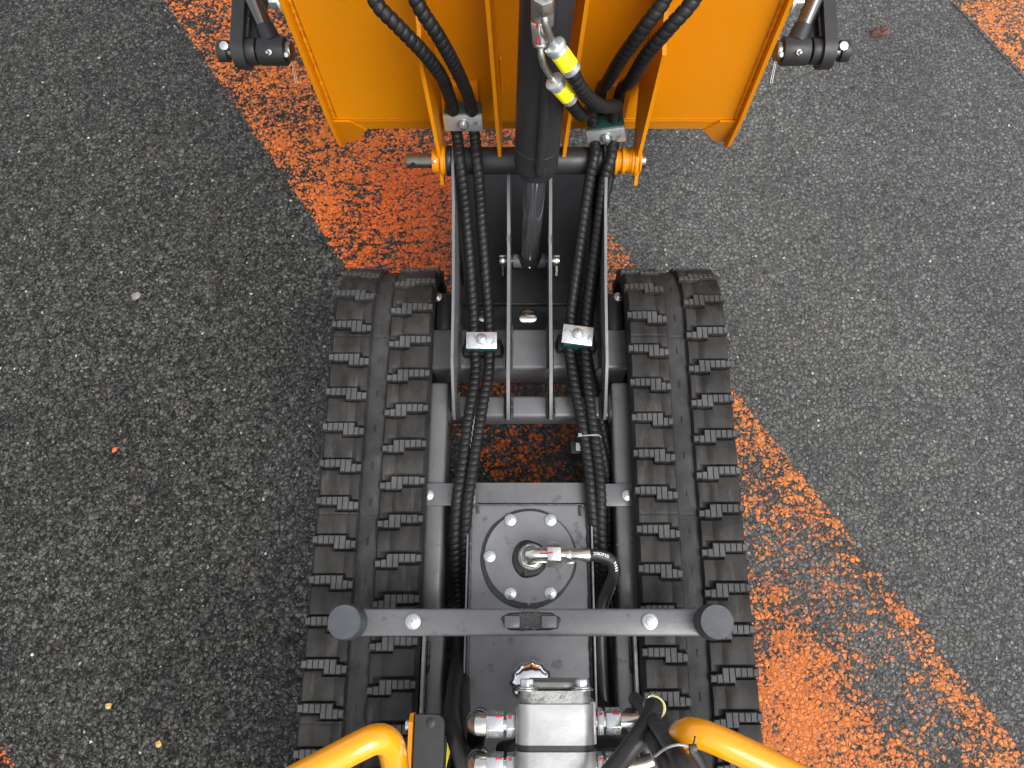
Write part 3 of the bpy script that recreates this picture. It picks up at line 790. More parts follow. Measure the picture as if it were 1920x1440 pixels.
# chrome filler cap with wavy rim
cp = at(996, 1280, .335); mb = MB(); vs = []; n = 72; rr = [(0, .020), (.012, .020), (.022, .0175), (.029, .011), (.033, .004), (.033, -.006), (.026, -.012), (.024, -.048)]
rings = []
for r_, z_ in rr:
    for k in range(n):
        a = 2 * math.pi * k / n; q = r_ * (1 + (.028 * math.cos(a * 12) if .028 < r_ else 0)); vs.append((cp.x + q * math.cos(a), cp.y + q * math.sin(a), cp.z + z_))
fs = [(j * n + k, j * n + (k + 1) % n, (j + 1) * n + (k + 1) % n, (j + 1) * n + k) for j in range(len(rr) - 1) for k in range(n)]
mb.add(vs, fs, 'chrome'); bmesh.ops.remove_doubles(mb.bm, verts=mb.bm.verts, dist=1e-6); obj('filler_cap', mb, tank, label='round chrome filler cap with a scalloped rim')

# ---------------- bumper bar
BZ = .42; by0, by1 = at(0, 1193, BZ).y, at(0, 1141, BZ).y
mb = MB(); bxl, bxr = at(640, 1165, BZ).x, at(1350, 1165, BZ).x
mb.span(bxl, bxr, by0, by1, BZ - .03, BZ, 'grey', bevel=.0045, segs=3)
for x in (-.157, .157): mb.span(x - .014, x + .014, by0 + .008, by1 - .008, .282, BZ - .031, 'grey', bevel=.003)
ym = (by0 + by1) / 2
mb.span(bxl + .03, bxr - .03, ym - .0002, ym + .0002, BZ - .0003, BZ + .0002, 'grey')
bar = obj('bumper_bar', mb, root)
for px in (774, 1218):
    mb = MB(); mb.hexbolt(at(px, 1165, BZ + .0004), (0, 0, 1), .0135, 'bolt'); obj('bolt', mb, bar)
for px in (645, 1345):
    b = at(px, 1166, .458); mb = MB(); mb.lathe((b.x, b.y, BZ), (0, 0, 1), [(0, .0002), (.0245, .0002), (.0252, .002), (.0242, .018), (.0236, .036), (.0228, .038), (0, .0385)], 'buffer', seg=48)
    obj('rubber_buffer', mb, bar)
mb = MB(); cb = at(995, 1165, BZ); vs = []; n = 60
for k in range(n):       # black weld pool around two square studs
    a = 2 * math.pi * k / n
    ex = .042 * (abs(math.cos(a)) ** .5) * (1 if math.cos(a) > 0 else -1); ey = .0125 * (abs(math.sin(a)) ** .6) * (1 if math.sin(a) > 0 else -1)
    s_ = 1 + .13 * noise.noise(V(ex * 90, ey * 90, 2)); vs += [(cb.x + ex * s_, cb.y + ey * s_, BZ + .0002), (cb.x + ex * s_ * .93, cb.y + ey * s_ * .86, BZ + .0022)]
vs.append((cb.x, cb.y, BZ + .0016))
fs = [(2 * k, 2 * ((k + 1) % n), 2 * ((k + 1) % n) + 1, 2 * k + 1) for k in range(n)] + [(2 * k + 1, 2 * ((k + 1) % n) + 1, 2 * n) for k in range(n)]
mb.add(vs, fs, 'sealer')
for k in range(60):
    a, q = random.gauss(0, .010), random.gauss(0, .0085); mb.cyl((cb.x + a, cb.y + q, BZ), (cb.x + a, cb.y + q, BZ + .0012 + .0016 * random.random()), random.uniform(.0007, .0018), 'weld', seg=6)
for sx in (-1, 1):
    mb.prism([(-.011, -.0085), (.0095, -.0085), (.011, -.006), (.011, .006), (.0095, .0085), (-.011, .0085)], 'z', 0, .0085, 'grey', bevel=.0012, M4=Matrix.Translation((cb.x + sx * .0265, cb.y - .001, BZ)))
obj('weld_studs', mb, bar)

# ---------------- lift cylinder
c_lug = V(0, .676, .25); c_b = V(.010, .716, .498); axd = (V(.024, .760, .84) - c_b).normalized(); 
axl = (c_b - c_lug).normalized()
ctop = c_b + axd * .62
mb = MB()
mb.cyl(c_b + axd * .014, ctop, .0355, 'dark', seg=48)
mb.lathe(c_b, axd, [(.018, -.004), (.0325, -.001), (.0345, .004), (.0345, .012), (.0352, .013), (.0358, .016)], 'dark', seg=48)
mb.lathe(c_b + axd * .055, axd, [(.0355, 0), (.0361, .0005), (.0361, .0016), (.0355, .002)], 'dark', seg=48)
cyl_ = obj('lift_cylinder', mb, root)
mb = MB(); mb.cyl(c_lug + axl * .012, c_b + axl * .01, .0182, 'rod', seg=40); obj('piston_rod', mb, cyl_)
mb = MB(); mb.cyl((-.032, c_lug.y, c_lug.z), (.032, c_lug.y, c_lug.z), .0135, 'grey', bevel=.002); mb.lathe(c_lug, axl, [(.0, -.002), (.021, .0), (.022, .016), (.0195, .024)], 'dark', seg=32)
eye = obj('rod_eye', mb, cyl_)
mb = MB(); mb.cyl((-.058, c_lug.y, c_lug.z), (.058, c_lug.y, c_lug.z), .0085, 'pin', bevel=.001)
for sx in (-1, 1):
    mb.cyl((sx * .045, c_lug.y, c_lug.z), (sx * .0585, c_lug.y, c_lug.z), .0115, 'nickel', bevel=.001)
    mb.cyl((sx * .052, c_lug.y - .0105, c_lug.z + .006), (sx * .052, c_lug.y - .013, c_lug.z + .0075), .0022, 'nickel')
    for q in (-.0008, .0008): mb.tube([(sx * .052 + q, c_lug.y - .012, c_lug.z + .004), (sx * .052 + q * 1.5, c_lug.y - .030, c_lug.z - .004)], .0007, 'nickel', seg=6)
obj('clevis_pin', mb, cyl_)
def nipple(mb, p, d, s=1):
    mb.cyl(p, p + d * .004 * s, .0034 * s, 'bolt', seg=6, bevel=.0003); mb.lathe(p + d * .004 * s, d, [(.0018 * s, 0), (.0018 * s, .002 * s), (.0026 * s, .004 * s), (.0020 * s, .0062 * s), (.0008 * s, .0072 * s), (0, .0072 * s)], 'bolt', seg=14)
mb = MB(); nipple(mb, V(0, c_lug.y - .012, c_lug.z + .006), V(0, -.85, .5).normalized(), 1.1); obj('grease_nipple', mb, cyl_)
# steel feed tube lying along the barrel
fpth = []
for t_ in (.030, .040, .07, .15, .25, .40): fpth.append(c_b + axd * t_ + V(.004, -.0365 - (.004 if t_ > .035 else 0), .002))
mb = MB(); mb.tube(fpth, .0068, 'dark', seg=16); mb.lathe(fpth[0] + V(0, .004, 0), (0, -1, .3), [(.013, 0), (.0115, .003), (.006, .004), (0, .004)], 'dark'); obj('feed_tube', mb, cyl_)

# ---------------- orange lift frame
XO = .010
mb = MB()
fr_ = bpy.data.objects.new('lift_frame', None); link(fr_, root, V(XO, .88, .45))
mb.prism([(.885, .405), (.885, .98), (.893, .98), (.893, .405)], 'x', XO - .362, XO + .362, 'orange', bevel=.001)
bp_ = obj('back_panel', mb, fr_)
mb = MB(); mb.prism([(.8895, .370), (.8840, .4045), (.894, .4050), (.894, .398), (.884, .398), (.893, .372)], 'x', XO - .3685, XO + .3685, 'orange', bevel=.001)
obj('bottom_lip', mb, fr_)
for sx in (-1, 1):
    xo = XO + sx * .3725; mb = MB()
    tip = [(.898 + .022 * math.cos(a), .338 + .022 * math.sin(a)) for a in [math.pi + k * (math.pi * .62) / 6 for k in range(7)]]
    pts = [(.868, .98), (.868, .42)] + tip + [(1.00, .20), (1.04, .20), (1.16, .44), (1.16, .62), (1.04, .98)]
    mb.prism(pts, 'x', xo - .0035, xo + .0035, 'orange', bevel=.0009)
    weldline(mb, [(xo - sx * .006, .8835, .95), (xo - sx * .006, .8835, .7), (xo - sx * .0065, .8835, .5), (xo - sx * .006, .883, .41)], .0035, 'orange')
    # short gusset where lip meets the plate
    obj('side_plate', mb, fr_)
    mb = MB(); e_ = xo - sx * .0036
    mb.prism([(e_, .4038), (e_ - sx * .030, .4038), (e_ - sx * .052, .368), (e_ - sx * .036, .343), (e_ - sx * .024, .325), (e_ - sx * .014, .316), (e_ - sx * .004, .314), (e_, .320)], 'y', .8785, .8825, 'orange', bevel=.0012)
    for v in mb.bm.verts: v.co.y += (.404 - v.co.z) * .24
    obj('foot_gusset', mb, fr_)
for xo, lean in ((-.156, 0), (.190, 0)):
    mb = MB()
    pts = [(.884, .86), (.800, .706), (.766, .694), (.774, .44), (.752, .392), (.757, .383), (.795, .386), (.82, .40), (.884, .50)]
    mb.prism(pts, 'x', xo - .003, xo + .003, 'orange', bevel=.0008)
    s_ = 1 if xo < 0 else -1
    weldline(mb, [(xo + s_ * .005, .882, .52), (xo + s_ * .005, .882, .80)], .003, 'orange')
    for h_, r_ in ((.003, .026), (.008, .0235), (.0115, .021)):
        mb.cyl((xo + s_ * (h_ - .003), PV.y, PV.z), (xo + s_ * (h_ + .0035), PV.y, PV.z), r_, 'orange', bevel=.0012, seg=40)
    if xo < 0:
        mb.cyl((xo - .003, PV.y, PV.z), (xo - .015, PV.y, PV.z), .021, 'orange', bevel=.001, seg=40)
        nipple(mb, V(xo - .010, PV.y - .014, PV.z + .017), V(0, -.6, .8), .9)
    else:
        mb.cyl((xo + .003, PV.y, PV.z), (xo + .0065, PV.y, PV.z), .021, 'orange', bevel=.001, seg=40)
        mb.cyl((.1495, PV.y, PV.z), (xo - .002, PV.y, PV.z), .019, 'orange', bevel=.001, seg=40)
        mb.cyl((.1495, PV.y, PV.z), (.1545, PV.y, PV.z), .024, 'orange', bevel=.001, seg=40); mb.cyl((.162, PV.y, PV.z), (.168, PV.y, PV.z), .0235, 'orange', bevel=.001, seg=40)
    obj('hinge_plate', mb, fr_)
for xo, x1 in ((-.0515, -.057), (.0585, .078)):
    mb = MB()
    t = [(.884, .98), (.812, .98), (.80, .80), (.775, .425), (.770, .405), (.777, .398), (.79, .402), (.884, .47)]
    mb.prism(t, 'x', xo - .003, xo + .003, 'orange', bevel=.0008)
    for v in mb.bm.verts: v.co.x += (x1 - xo) * max(0, v.co.z - .42) / .35
    weldline(mb, [(xo + .004, .882, .48), (xo + .004, .882, .56)], .0028, 'orange')
    weldline(mb, [(xo - .004, .882, .48), (xo - .004, .882, .56)], .0028, 'orange')
    obj('rib_plate', mb, fr_)

# ---------------- side links with their rods
for sx in (-1, 1):
    def q(px, py, z):
        if sx < 0: return at(px, py, z)
        m_ = at(2 * 1001 - px, py, z); return m_
    mb = MB(); zz = .47
    a = q(430, 96, zz); b = q(553, 96, zz); ya = a.y; rl = .0245
    mid = q(485, 96, zz).x; wg = .0012
    mb.cyl((q(456, 96, zz).x, ya, zz), (mid - sx * wg * -1, ya, zz), rl * .92, 'dark', bevel=.002, seg=40)
    # arm: rounded plate with a welded stiffener running forward and up
    u0 = q(452, 96, zz).x; u1 = u0 - sx * .022
    armp = []
    dy, dz = .30, .045
    for k in range(9): 
        an = -math.pi / 2 - k * math.pi / 8 + .15; armp.append((ya + .031 * math.cos(an + math.pi * 0) , zz + .031 * math.sin(an)))
    armp += [(ya + dy, zz + dz + .045), (ya + dy, zz + dz - .02)]
    mb.prism(armp, 'x', min(u0 + sx * .008, u0 - sx * .014), max(u0 + sx * .008, u0 - sx * .014), 'dark', bevel=.003)
    xin = u0 - sx * .0145
    mb.prism([(ya + .016, zz + .008), (ya + dy, zz + dz + .010), (ya + dy, zz + dz - .01), (ya + .03, zz - .012)], 'x', min(xin, xin - sx * .022), max(xin, xin - sx * .022), 'dark', bevel=.002)
    weldline(mb, [(xin - sx * .002, ya + .012, zz + .020), (xin - sx * .002, ya + .12, zz + .036), (xin - sx * .002, ya + .28, zz + .06)], .0035, 'dark')
    xa, xb = sorted((XO + sx * .3765, u0 + sx * .006)); mb.span(xa, xb, ya + .215, ya + .245, .465, .535, 'dark', bevel=.003)
    arm = obj('link_arm', mb, root)
    mb = MB(); mb.cyl((mid - sx * .0025, ya, zz), (q(538, 96, zz).x, ya, zz), rl, 'dark', bevel=.0025, seg=40)
    r0 = V(q(512, 80, zz).x, ya + .012, zz + .008); r1 = V(q(480, 0, zz + .03).x, at(480, 0, zz + .04).y, zz + .04); rd = (r1 - r0).normalized()
    mb.cyl(r0, r0 + rd * .030, .019, 'dark', r1=.0165, seg=36)
    re = obj('link_rod_eye', mb, arm)
    mb = MB(); mb.cyl(r0 + rd * .02, r0 + rd * .30, .0148, 'rod_dark', seg=36); obj('link_rod', mb, arm)
    mb = MB(); mb.cyl((q(412, 90, zz).x, ya, zz), (q(430, 90, zz).x, ya, zz), .0185, 'dark', bevel=.002)
    hb = V(q(419, 98, zz + .019).x, ya - .006, zz + .0175); mb.cyl(hb, hb + V(0, -.002, .005), .0078, 'bolt', bevel=.0008)
    mb.cyl((q(430, 90, zz).x, ya, zz), (q(540, 96, zz).x, ya, zz), .012, 'pin')
    mb.cyl((q(537, 96, zz).x, ya, zz), (q(549, 96, zz).x, ya, zz), .0175, 'pin', bevel=.002)
    mb.cyl((q(541, 96, zz).x, ya - .014, zz + .008), (q(541, 96, zz).x, ya - .017, zz + .010), .004, 'bolt')
    for w_ in (-.001, .0012): mb.tube([(q(548, 96, zz).x + w_ + sx * .002, ya - .008, zz - .002), (q(548, 96, zz).x + w_ * 1.6 - sx * .005, ya - .048, zz - .026)], .0006, 'pin', seg=6)
    obj('link_pin', mb, arm)
    mb = MB(); nipple(mb, V(q(513, 100, zz).x, ya - .017, zz + .0165), V(0, -.7, .7), 1.5); obj('grease_nipple', mb, arm)
    mb = MB(); hb = V(XO + sx * .3765, .885, .675); mb.cyl(hb, hb + V(sx * .003, 0, 0), .019, 'zinc'); mb.hexbolt(hb + V(sx * .003, 0, 0), (sx, 0, 0), .024, 'bolt', washer=False, h=.016); obj('side_bolt', mb, fr_)

# ---------------- long hoses in spiral guards
def guard(pts, r, lab=None, hand=1, pitch=.0112, amp=.20):
    mb = MB(); mb.tube(pts, r, 'hose', seg=18, step=pitch / 9, corr=(pitch, amp, hand)); return obj('guarded_hose', mb, root, ang=60, label=lab)
lowL = [(892, 690, .292), (886, 740, .298), (876, 800, .302), (866, 880, .305), (858, 930, .308), (853, 1000, .285), (855, 1060, .25), (858, 1110, .21), (862, 1200, .16), (862, 1300, .15), (850, 1400, .15), (850, 1500, .15)]
A = [V(-.200, .886, .93), V(-.200, .840, .915), (690, -70, .83), (703, 0, .80), (745, 48, .77), (795, 100, .722), (828, 145, .65), (844, 185, .55), (850, 207, .510), yz(852, .828, .47), yz(858, .803, .454), yz(862, .765, .452), (867, 340, .425), (875, 420, .36), (883, 520, .315), (888, 590, .296), (889, 640, .292)] + lowL
B_ = [V(-.150, .886, .93), V(-.150, .840, .915), (765, -70, .83), (780, 0, .80), (822, 68, .75), (850, 118, .69), (872, 165, .60), (881, 190, .54), (885, 207, .510), yz(887, .828, .47), yz(891, .803, .454), yz(894, .765, .452), (898, 340, .425), (903, 420, .36), (911, 520, .315), (916, 590, .296), (918, 640, .292), (916, 700, .292), (906, 755, .300), (894, 830, .305), (883, 900, .308), (876, 950, .305), (872, 1010, .28), (873, 1060, .25), (874, 1110, .21), (878, 1200, .16), (880, 1300, .15), (880, 1400, .15), (880, 1500, .15)]
guard(path(A), .0100, 'outermost left hose, passing over the left hinge plate'); guard(path(B_), .0100, 'left hose nearest the middle of the machine')
Cc_ = [(1112, 222, .490), (1116, 250, .478), (1108, 300, .455), (1100, 360, .42), (1092, 430, .37), (1081, 510, .325), (1071, 580, .298), (1068, 625, .292), (1067, 660, .292), (1076, 720, .296), (1090, 790, .300), (1101, 860, .304), (1108, 930, .308), (1114, 1000, .285), (1118, 1060, .25), (1122, 1110, .21), (1128, 1200, .16), (1130, 1300, .15), (1130, 1400, .15), (1130, 1500, .15)]
D_ = [(1148, 215, .490), (1148, 250, .475), (1141, 290, .455), (1131, 350, .42), (1121, 430, .37), (1110, 510, .325), (1101, 580, .298), (1097, 625, .292), (1098, 670, .292), (1104, 740, .296), (1113, 810, .300), (1121, 870, .304), (1126, 930, .308), (1127, 1000, .285), (1129, 1050, .26), (1127, 1110, .21), (1142, 1200, .16), (1150, 1300, .15), (1160, 1400, .15), (1165, 1500, .15)]
# the two short hoses from the lift cylinder run through the clamp and on down the chassis
E_ = [(1065, 181, .718), (1076, 200, .68), (1091, 216, .62), yz(1108, .808, .525), yz(1112, .816, .485), yz(1115, .815, .455), yz(1116, .798, .454), yz(1114, .765, .452), (1105, 340, .425)] + Cc_[4:]
F_ = [(1065, 121, .784), (1082, 155, .75), (1101, 180, .71), (1126, 198, .66), (1148, 199, .60), yz(1157, .800, .545), yz(1153, .815, .505), yz(1152, .816, .480), yz(1151, .815, .455), yz(1150, .798, .454), yz(1145, .765, .452), (1133, 340, .425)] + D_[4:]
guard(path(E_), .0095, 'right inner hose, from the lower yellow-labelled fitting', hand=-1)
guard(path(F_), .0100, 'right outer hose, from the upper yellow-labelled fitting', hand=-1)
G_ = [V(.185, .886, .93), V(.185, .840, .915), (1270, -70, .83), (1245, 0, .80), (1205, 55, .765), (1165, 110, .70), (1138, 155, .62), yz(1128, .838, .54), yz(1124, .852, .48), yz(1124, .845, .44), yz(1120, .825, .395), yz(1114, .78, .37), (1108, 380, .35), (1102, 480, .31), (1092, 560, .27), (1085, 650, .265), (1100, 740, .255), (1130, 850, .25), (1140, 920, .235), (1142, 1050, .2), (1145, 1200, .14), (1150, 1500, .12)]
H_ = [V(.235, .886, .93), V(.235, .840, .915), (1335, -70, .83), (1300, 0, .80), (1255, 52, .77), (1212, 103, .72), (1182, 152, .64), yz(1166, .838, .54), yz(1158, .852, .48), yz(1156, .845, .44), yz(1150, .825, .395), yz(1142, .78, .37), (1132, 380, .35), (1120, 480, .31), (1108, 560, .27), (1100, 650, .262), (1116, 740, .25), (1140, 850, .24), (1150, 920, .225), (1150, 1050, .2), (1155, 1200, .14), (1160, 1500, .12)]
guard(path(G_), .0100, 'right hose draped over the orange panel, nearer the middle', amp=.12); guard(path(H_), .0100, 'right hose draped over the orange panel, farther out', amp=.12)

# ---------------- fittings on the lift cylinder
def ferrule(p, d, r, name, lab_txt):
    mb = MB(); p = Vector(p); d = d.normalized()
    mb.lathe(p, d, [(0, -.004), (.006, -.004), (r * 1.12, -.002), (r * 1.18, .001), (r * 1.12, .005), (r, .006), (r, .040), (r * .97, .041), (r * .8, .042)], 'zinc', seg=32)
    o = obj(name, mb, root, label='plated hose end with a yellow label')
    mb = MB(); mb.cyl(p + d * .0105, p + d * .0325, r * 1.035, 'yellow', seg=36)
    s_ = d.cross(V(0, -.5, .87)).normalized(); up = s_.cross(d); up = up if up.z > 0 else -up
    if s_.x < 0: s_ = -s_
    for row, q in enumerate((.0185, .0235, .0275)):
        for k in range(7):
            if random.random() < .25: continue
            a0 = (-.55 + k * .17); L = random.uniform(.04, .11)
            pts = [p + d * (q + random.uniform(-.0008, .0008)) + (s_ * math.sin(a0 + L * j) + up * math.cos(a0 + L * j)) * r * 1.045 for j in (0, .5, 1)]
            mb.tube(pts, .00035, 'ink', seg=5, step=.001)
    obj('yellow_label', mb, o); return o
f1 = at(1040, 86, .808); f1b = at(1066, 122, .784); f2 = at(1040, 153, .747); f2b = at(1066, 182, .718)
ferrule(f1, (f1b - f1), .0118, 'hose_ferrule', None); ferrule(f2, (f2b - f2), .0112, 'hose_ferrule', None)
s1 = at(1022, 18, .862)
mb = MB(); mb.tube([s1, at(1022, 40, .852), at(1028, 62, .835), f1], .0050, 'nickel', seg=14); mb.tube([at(1014, 80, .806), at(1016, 108, .79), at(1024, 130, .77), f2], .0046, 'nickel', seg=14)
obj('bent_pipe', mb, root)
mb = MB(); a0 = at(1020, -6, .88); mb.cyl(a0, s1, .0125, 'nickel', seg=6, bevel=.001, phase=.5); mb.cyl(s1, s1 + (s1 - a0).normalized() * .004, .0085, 'nickel')
b0 = at(1010, 38, .832); b1 = at(1013, 78, .808); mb.cyl(b0, b1, .0112, 'nickel', seg=6, bevel=.001, phase=.2); mb.cyl(b1, b1 + (b1 - b0).normalized() * .005, .009, 'nickel', bevel=.001)
nb = (b1 - b0).normalized()
for t_ in (.1, .55): mb.tube([b0 + nb * (.04 * t_) + V(-.003, -.009, .0108), b0 + nb * (.04 * t_ + .008) + V(-.003, -.009, .0108)], .0013, 'redmark', seg=6)
obj('union_nut', mb, root)
mb = MB(); p0 = at(1012, 2, .70); mb.cyl(at(1019, -30, .858), at(1018, 42, .805), .0150, 'alu_dark', bevel=.002); obj('port_block', mb, root)

# ---------------- hose clamps
def clamp(c, w, d, h, rot, vertical, lab, boltoff=0):
    """stacked block with metal cover plate and one bolt"""
    o = bpy.data.objects.new('hose_clamp', None); link(o, root, c); o['label'] = lab
    mb = MB()
    if vertical:
        Rm = rot
        mb.box(c, (w, d, h), 'green', rot=Rm, bevel=.0025)
        obj('clamp_block', mb, o)
        mb = MB(); mb.box(c + Rm @ V(0, -d / 2 - .0022, -.002), (w + .003, .0038, h + .002), 'zinc', rot=Rm, bevel=.0008)
        for s_ in (-1, 1): mb.box(c + Rm @ V(0, -d / 2 - .0002, s_ * (h / 2 + .0002) - .002), (w + .003, .006, .0015), 'zinc', rot=Rm, bevel=.0004)
        obj('cover_plate', mb, o)
        mb = MB(); mb.hexbolt(c + Rm @ V(boltoff, -d / 2 - .0042, -.003), Rm @ V(0, -1, 0), .0120, 'bolt', h=.008); obj('bolt', mb, o)
    else:
        Rm = rot
        mb.box(c + V(0, 0, -h / 2), (w, d, h), 'green', bevel=.002); obj('clamp_block', mb, o)
        mb = MB(); mb.box(c + V(0, 0, .0018), (w + .003, d + .002, .0034), 'zinc', rot=Rm, bevel=.0012)
        obj('cover_plate', mb, o)
        mb = MB(); mb.hexbolt(c + V(0, .002, .0036), (0, 0, 1), .0118, 'bolt', h=.006); obj('bolt', mb, o)
        mb = MB(); mb.span(c.x - w / 2 - .008, c.x + w / 2 + .008, c.y - .016, c.y + .016, .2605, c.z - h, 'dark', bevel=.003)
        weldline(mb, [(c.x - w / 2 - .006, c.y + .012, .262), (c.x - w / 2 - .010, c.y, .262), (c.x - w / 2 - .006, c.y - .015, .262)], .0035, 'dark')
        weldline(mb, [(c.x + w / 2 + .006, c.y + .012, .262), (c.x + w / 2 + .010, c.y, .262), (c.x + w / 2 + .006, c.y - .015, .262)], .0035, 'dark')
        obj('weld_base', mb, o)
clamp(yz(869, .829, .487), .062, .030, .032, Matrix.Rotation(R(-8), 3, 'X'), True, 'upper left clamp on the orange panel')
clamp(yz(1136, .816, .470), .062, .032, .030, Matrix.Rotation(R(13), 3, 'Y').inverted() @ Matrix.Rotation(R(-8), 3, 'X'), True, 'upper right clamp, tilted, under the yellow-labelled hoses')
clamp(at(903, 639, .309), .052, .030, .030, Matrix.Rotation(0, 3, 'Z'), False, 'lower left clamp with a square-set plate')
clamp(at(1083, 629, .312), .052, .034, .032, Matrix.Rotation(R(-7), 3, 'Z') @ Matrix.Rotation(R(2), 3, 'Y'), False, 'lower right clamp with a twisted plate')
# orange weld pads behind the upper clamps
for px in (871, 1150):
    mb = MB(); c = at(px, 205, .46); mb.span(c.x - .026, c.x + .026, .868, .884, .425, .51, 'orange', bevel=.002)
    obj('clamp_bracket', mb, fr_)
# cable tie on the right pair, paper tags under the hoses
mb = MB(); c = at(1104, 818, .302)
mb.tube([c + V(-.019, 0, -.006), c + V(-.016, -.001, .0075), c + V(0, -.001, .0112), c + V(.014, 0, .0095), c + V(.0215, 0, -.004)], .0013, 'pale', seg=8, step=.003); mb.box(c + V(-.016, 0, .009), (.006, .006, .004), 'pale', bevel=.0006)
obj('cable_tie', mb, root)
for (px, py, a) in ((887, 812, -.06), (1087, 838, .05)):
    p = at(px, py, .268); mb = MB(); hl = .030 if px < 1000 else .007
    mb.box(p, (.013, hl * 2, .002), 'white', rot=Matrix.Rotation(a - .06, 3, 'Z'), bevel=.0004)
    mb.span(p.x - .016, p.x + .016, p.y - .012, p.y + .012, .215, .2665, 'black', bevel=.003)
    obj('cable_connector', mb, root)

# ---------------- pump / valve block at the rear
def rearx(px, z, py): return at(px, py, z).x
PZ = .60
yA = at(0, 1296, PZ).y; yB = at(0, 1321, PZ).y; yC = at(0, 1398, PZ).y; yD = at(0, 1411, PZ).y
xl, xr = at(968, 1360, PZ).x, at(1117, 1360, PZ).x; xm = (xl + xr) / 2
def rr_prof(x0, x1, z0, z1, rad, n=6):
    out = []
    for cx, cz, a0 in ((x1 - rad, z1 - rad, 0), (x0 + rad, z1 - rad, 90), (x0 + rad, z0 + rad, 180), (x1 - rad, z0 + rad, 270)):
        out += [(cx + rad * math.cos(R(a0 + 90 * k / n)), cz + rad * math.sin(R(a0 + 90 * k / n))) for k in range(n + 1)]
    return out
mb = MB(); mb.prism(rr_prof(xl, xr, PZ - .10, PZ, .016), 'y', yC, yB, 'alu', bevel=.0012)
mb.span(xl - .001, xl + .009, yC - .0002, yB - .004, PZ - .090, PZ - .016, 'alu', bevel=.001); mb.span(xr - .007, xr + .0015, yC - .0002, yB + .002, PZ - .090, PZ - .010, 'alu', bevel=.001)
mb.prism(rr_prof(xl - .001, xr + .001, PZ - .10, PZ, .016), 'y', yD - .12, yD, 'alu', bevel=.0012)
pump = obj('gear_pump', mb, root)
mb = MB(); mb.prism(rr_prof(xl + .004, xr - .004, PZ - .097, PZ - .002, .014), 'y', yB + .0003, yA, 'alu_dark', bevel=.0012); mb.span(xm - .034, xm + .034, yA, yA + .010, PZ - .085, PZ - .012, 'alu_dark', bevel=.004); obj('end_cover', mb, pump)
mb = MB(); mb.prism(rr_prof(xl + .0005, xr - .0005, PZ - .0985, PZ - .0015, .015), 'y', yD + .0002, yC - .0002, 'black'); obj('seal_plate', mb, pump)
for px in (988, 1091):
    mb = MB(); p = at(px, 1292, PZ - .008); p.y = yA + .0003; mb.hexbolt(p, (0, 1, 0), .0160, 'bolt', h=.011); obj('bolt', mb, pump)
def fitting(px0, px1, py, z, r, m='nickel', seg=6, ph=0):
    a = at(px0, py, z); b = at(px1, py, z); b.y = a.y; return a, b
def side_fitting(side, py, z, lab):
    o = None
    if side < 0:
        n1 = (950, 967); n2 = (912, 945); 
    else:
        n1 = (1119, 1131); n2 = (1135, 1163)
    a = at(n1[0], py, z); b = at(n1[1], py, z)
    mb = MB(); mb.cyl((a.x, a.y, z), (b.x, a.y, z), .0155 if side < 0 else .0160, 'bolt', seg=6, bevel=.001, phase=R(12))
    mb.cyl((a.x - .004, a.y, z), (b.x + .008, a.y, z), .0085, 'nickel')
    y_ = a.y; u = MB()
    k = a.x + .0015
    a2 = at(n2[0], py, z); b2 = at(n2[1], py, z)
    mb.tube([(k, y_ + .010, z + .0135), (k + .005, y_ + .010, z + .0135)], .0012, 'redmark', seg=6)
    o = obj('hose_fitting', mb, root)
    mb = MB(); mb.cyl((a2.x, y_, z), (b2.x, y_, z), .0158, 'bolt', seg=6, bevel=.0012, phase=R(20)); mb.tube([(b2.x - .010, y_ + .010, z + .0135), (b2.x - .002, y_ + .010, z + .0135)], .0012, 'redmark', seg=6)
    obj('union_nut', mb, o)
    mb = MB()
    if side < 0:
        c = at(892, py + 6, z)
        mb.tube([(a2.x, y_, z), (a2.x - .010, y_, z), (c.x + .004, y_, z - .003), (c.x, y_, z - .018), (c.x, y_, z - .05)], .0130, 'nickel', seg=28, step=.003)
        mb.lathe((c.x + .001, y_, z - .016), (0, 0, 1), [(.0138, -.004), (.0150, -.006), (.0150, -.018), (.0125, -.020)], 'nickel', seg=28)
        obj('elbow', mb, o)
        mb = MB(); mb.tube([(c.x, y_, z - .03), (c.x, y_ - .004, z - .08), (c.x - .01, y_ - .06, z - .14), (c.x, -.30, z - .16)], .0125, 'rubber', seg=18)
        obj('rubber_hose', mb, root)
    else:
        c = at(1205, py, z); mb.tube([(b2.x, y_, z), (b2.x + .015, y_, z), (c.x, y_ + .002, z - .001), (c.x + .012, y_ + .006, z - .001)], .0085, 'nickel', seg=20)
        obj('pipe', mb, o)
    return o
side_fitting(-1, 1358, .560, ''); side_fitting(1, 1352, .562, ''); side_fitting(-1, 1424 + 12, .560, ''); side_fitting(1, 1424 + 12, .562, '')
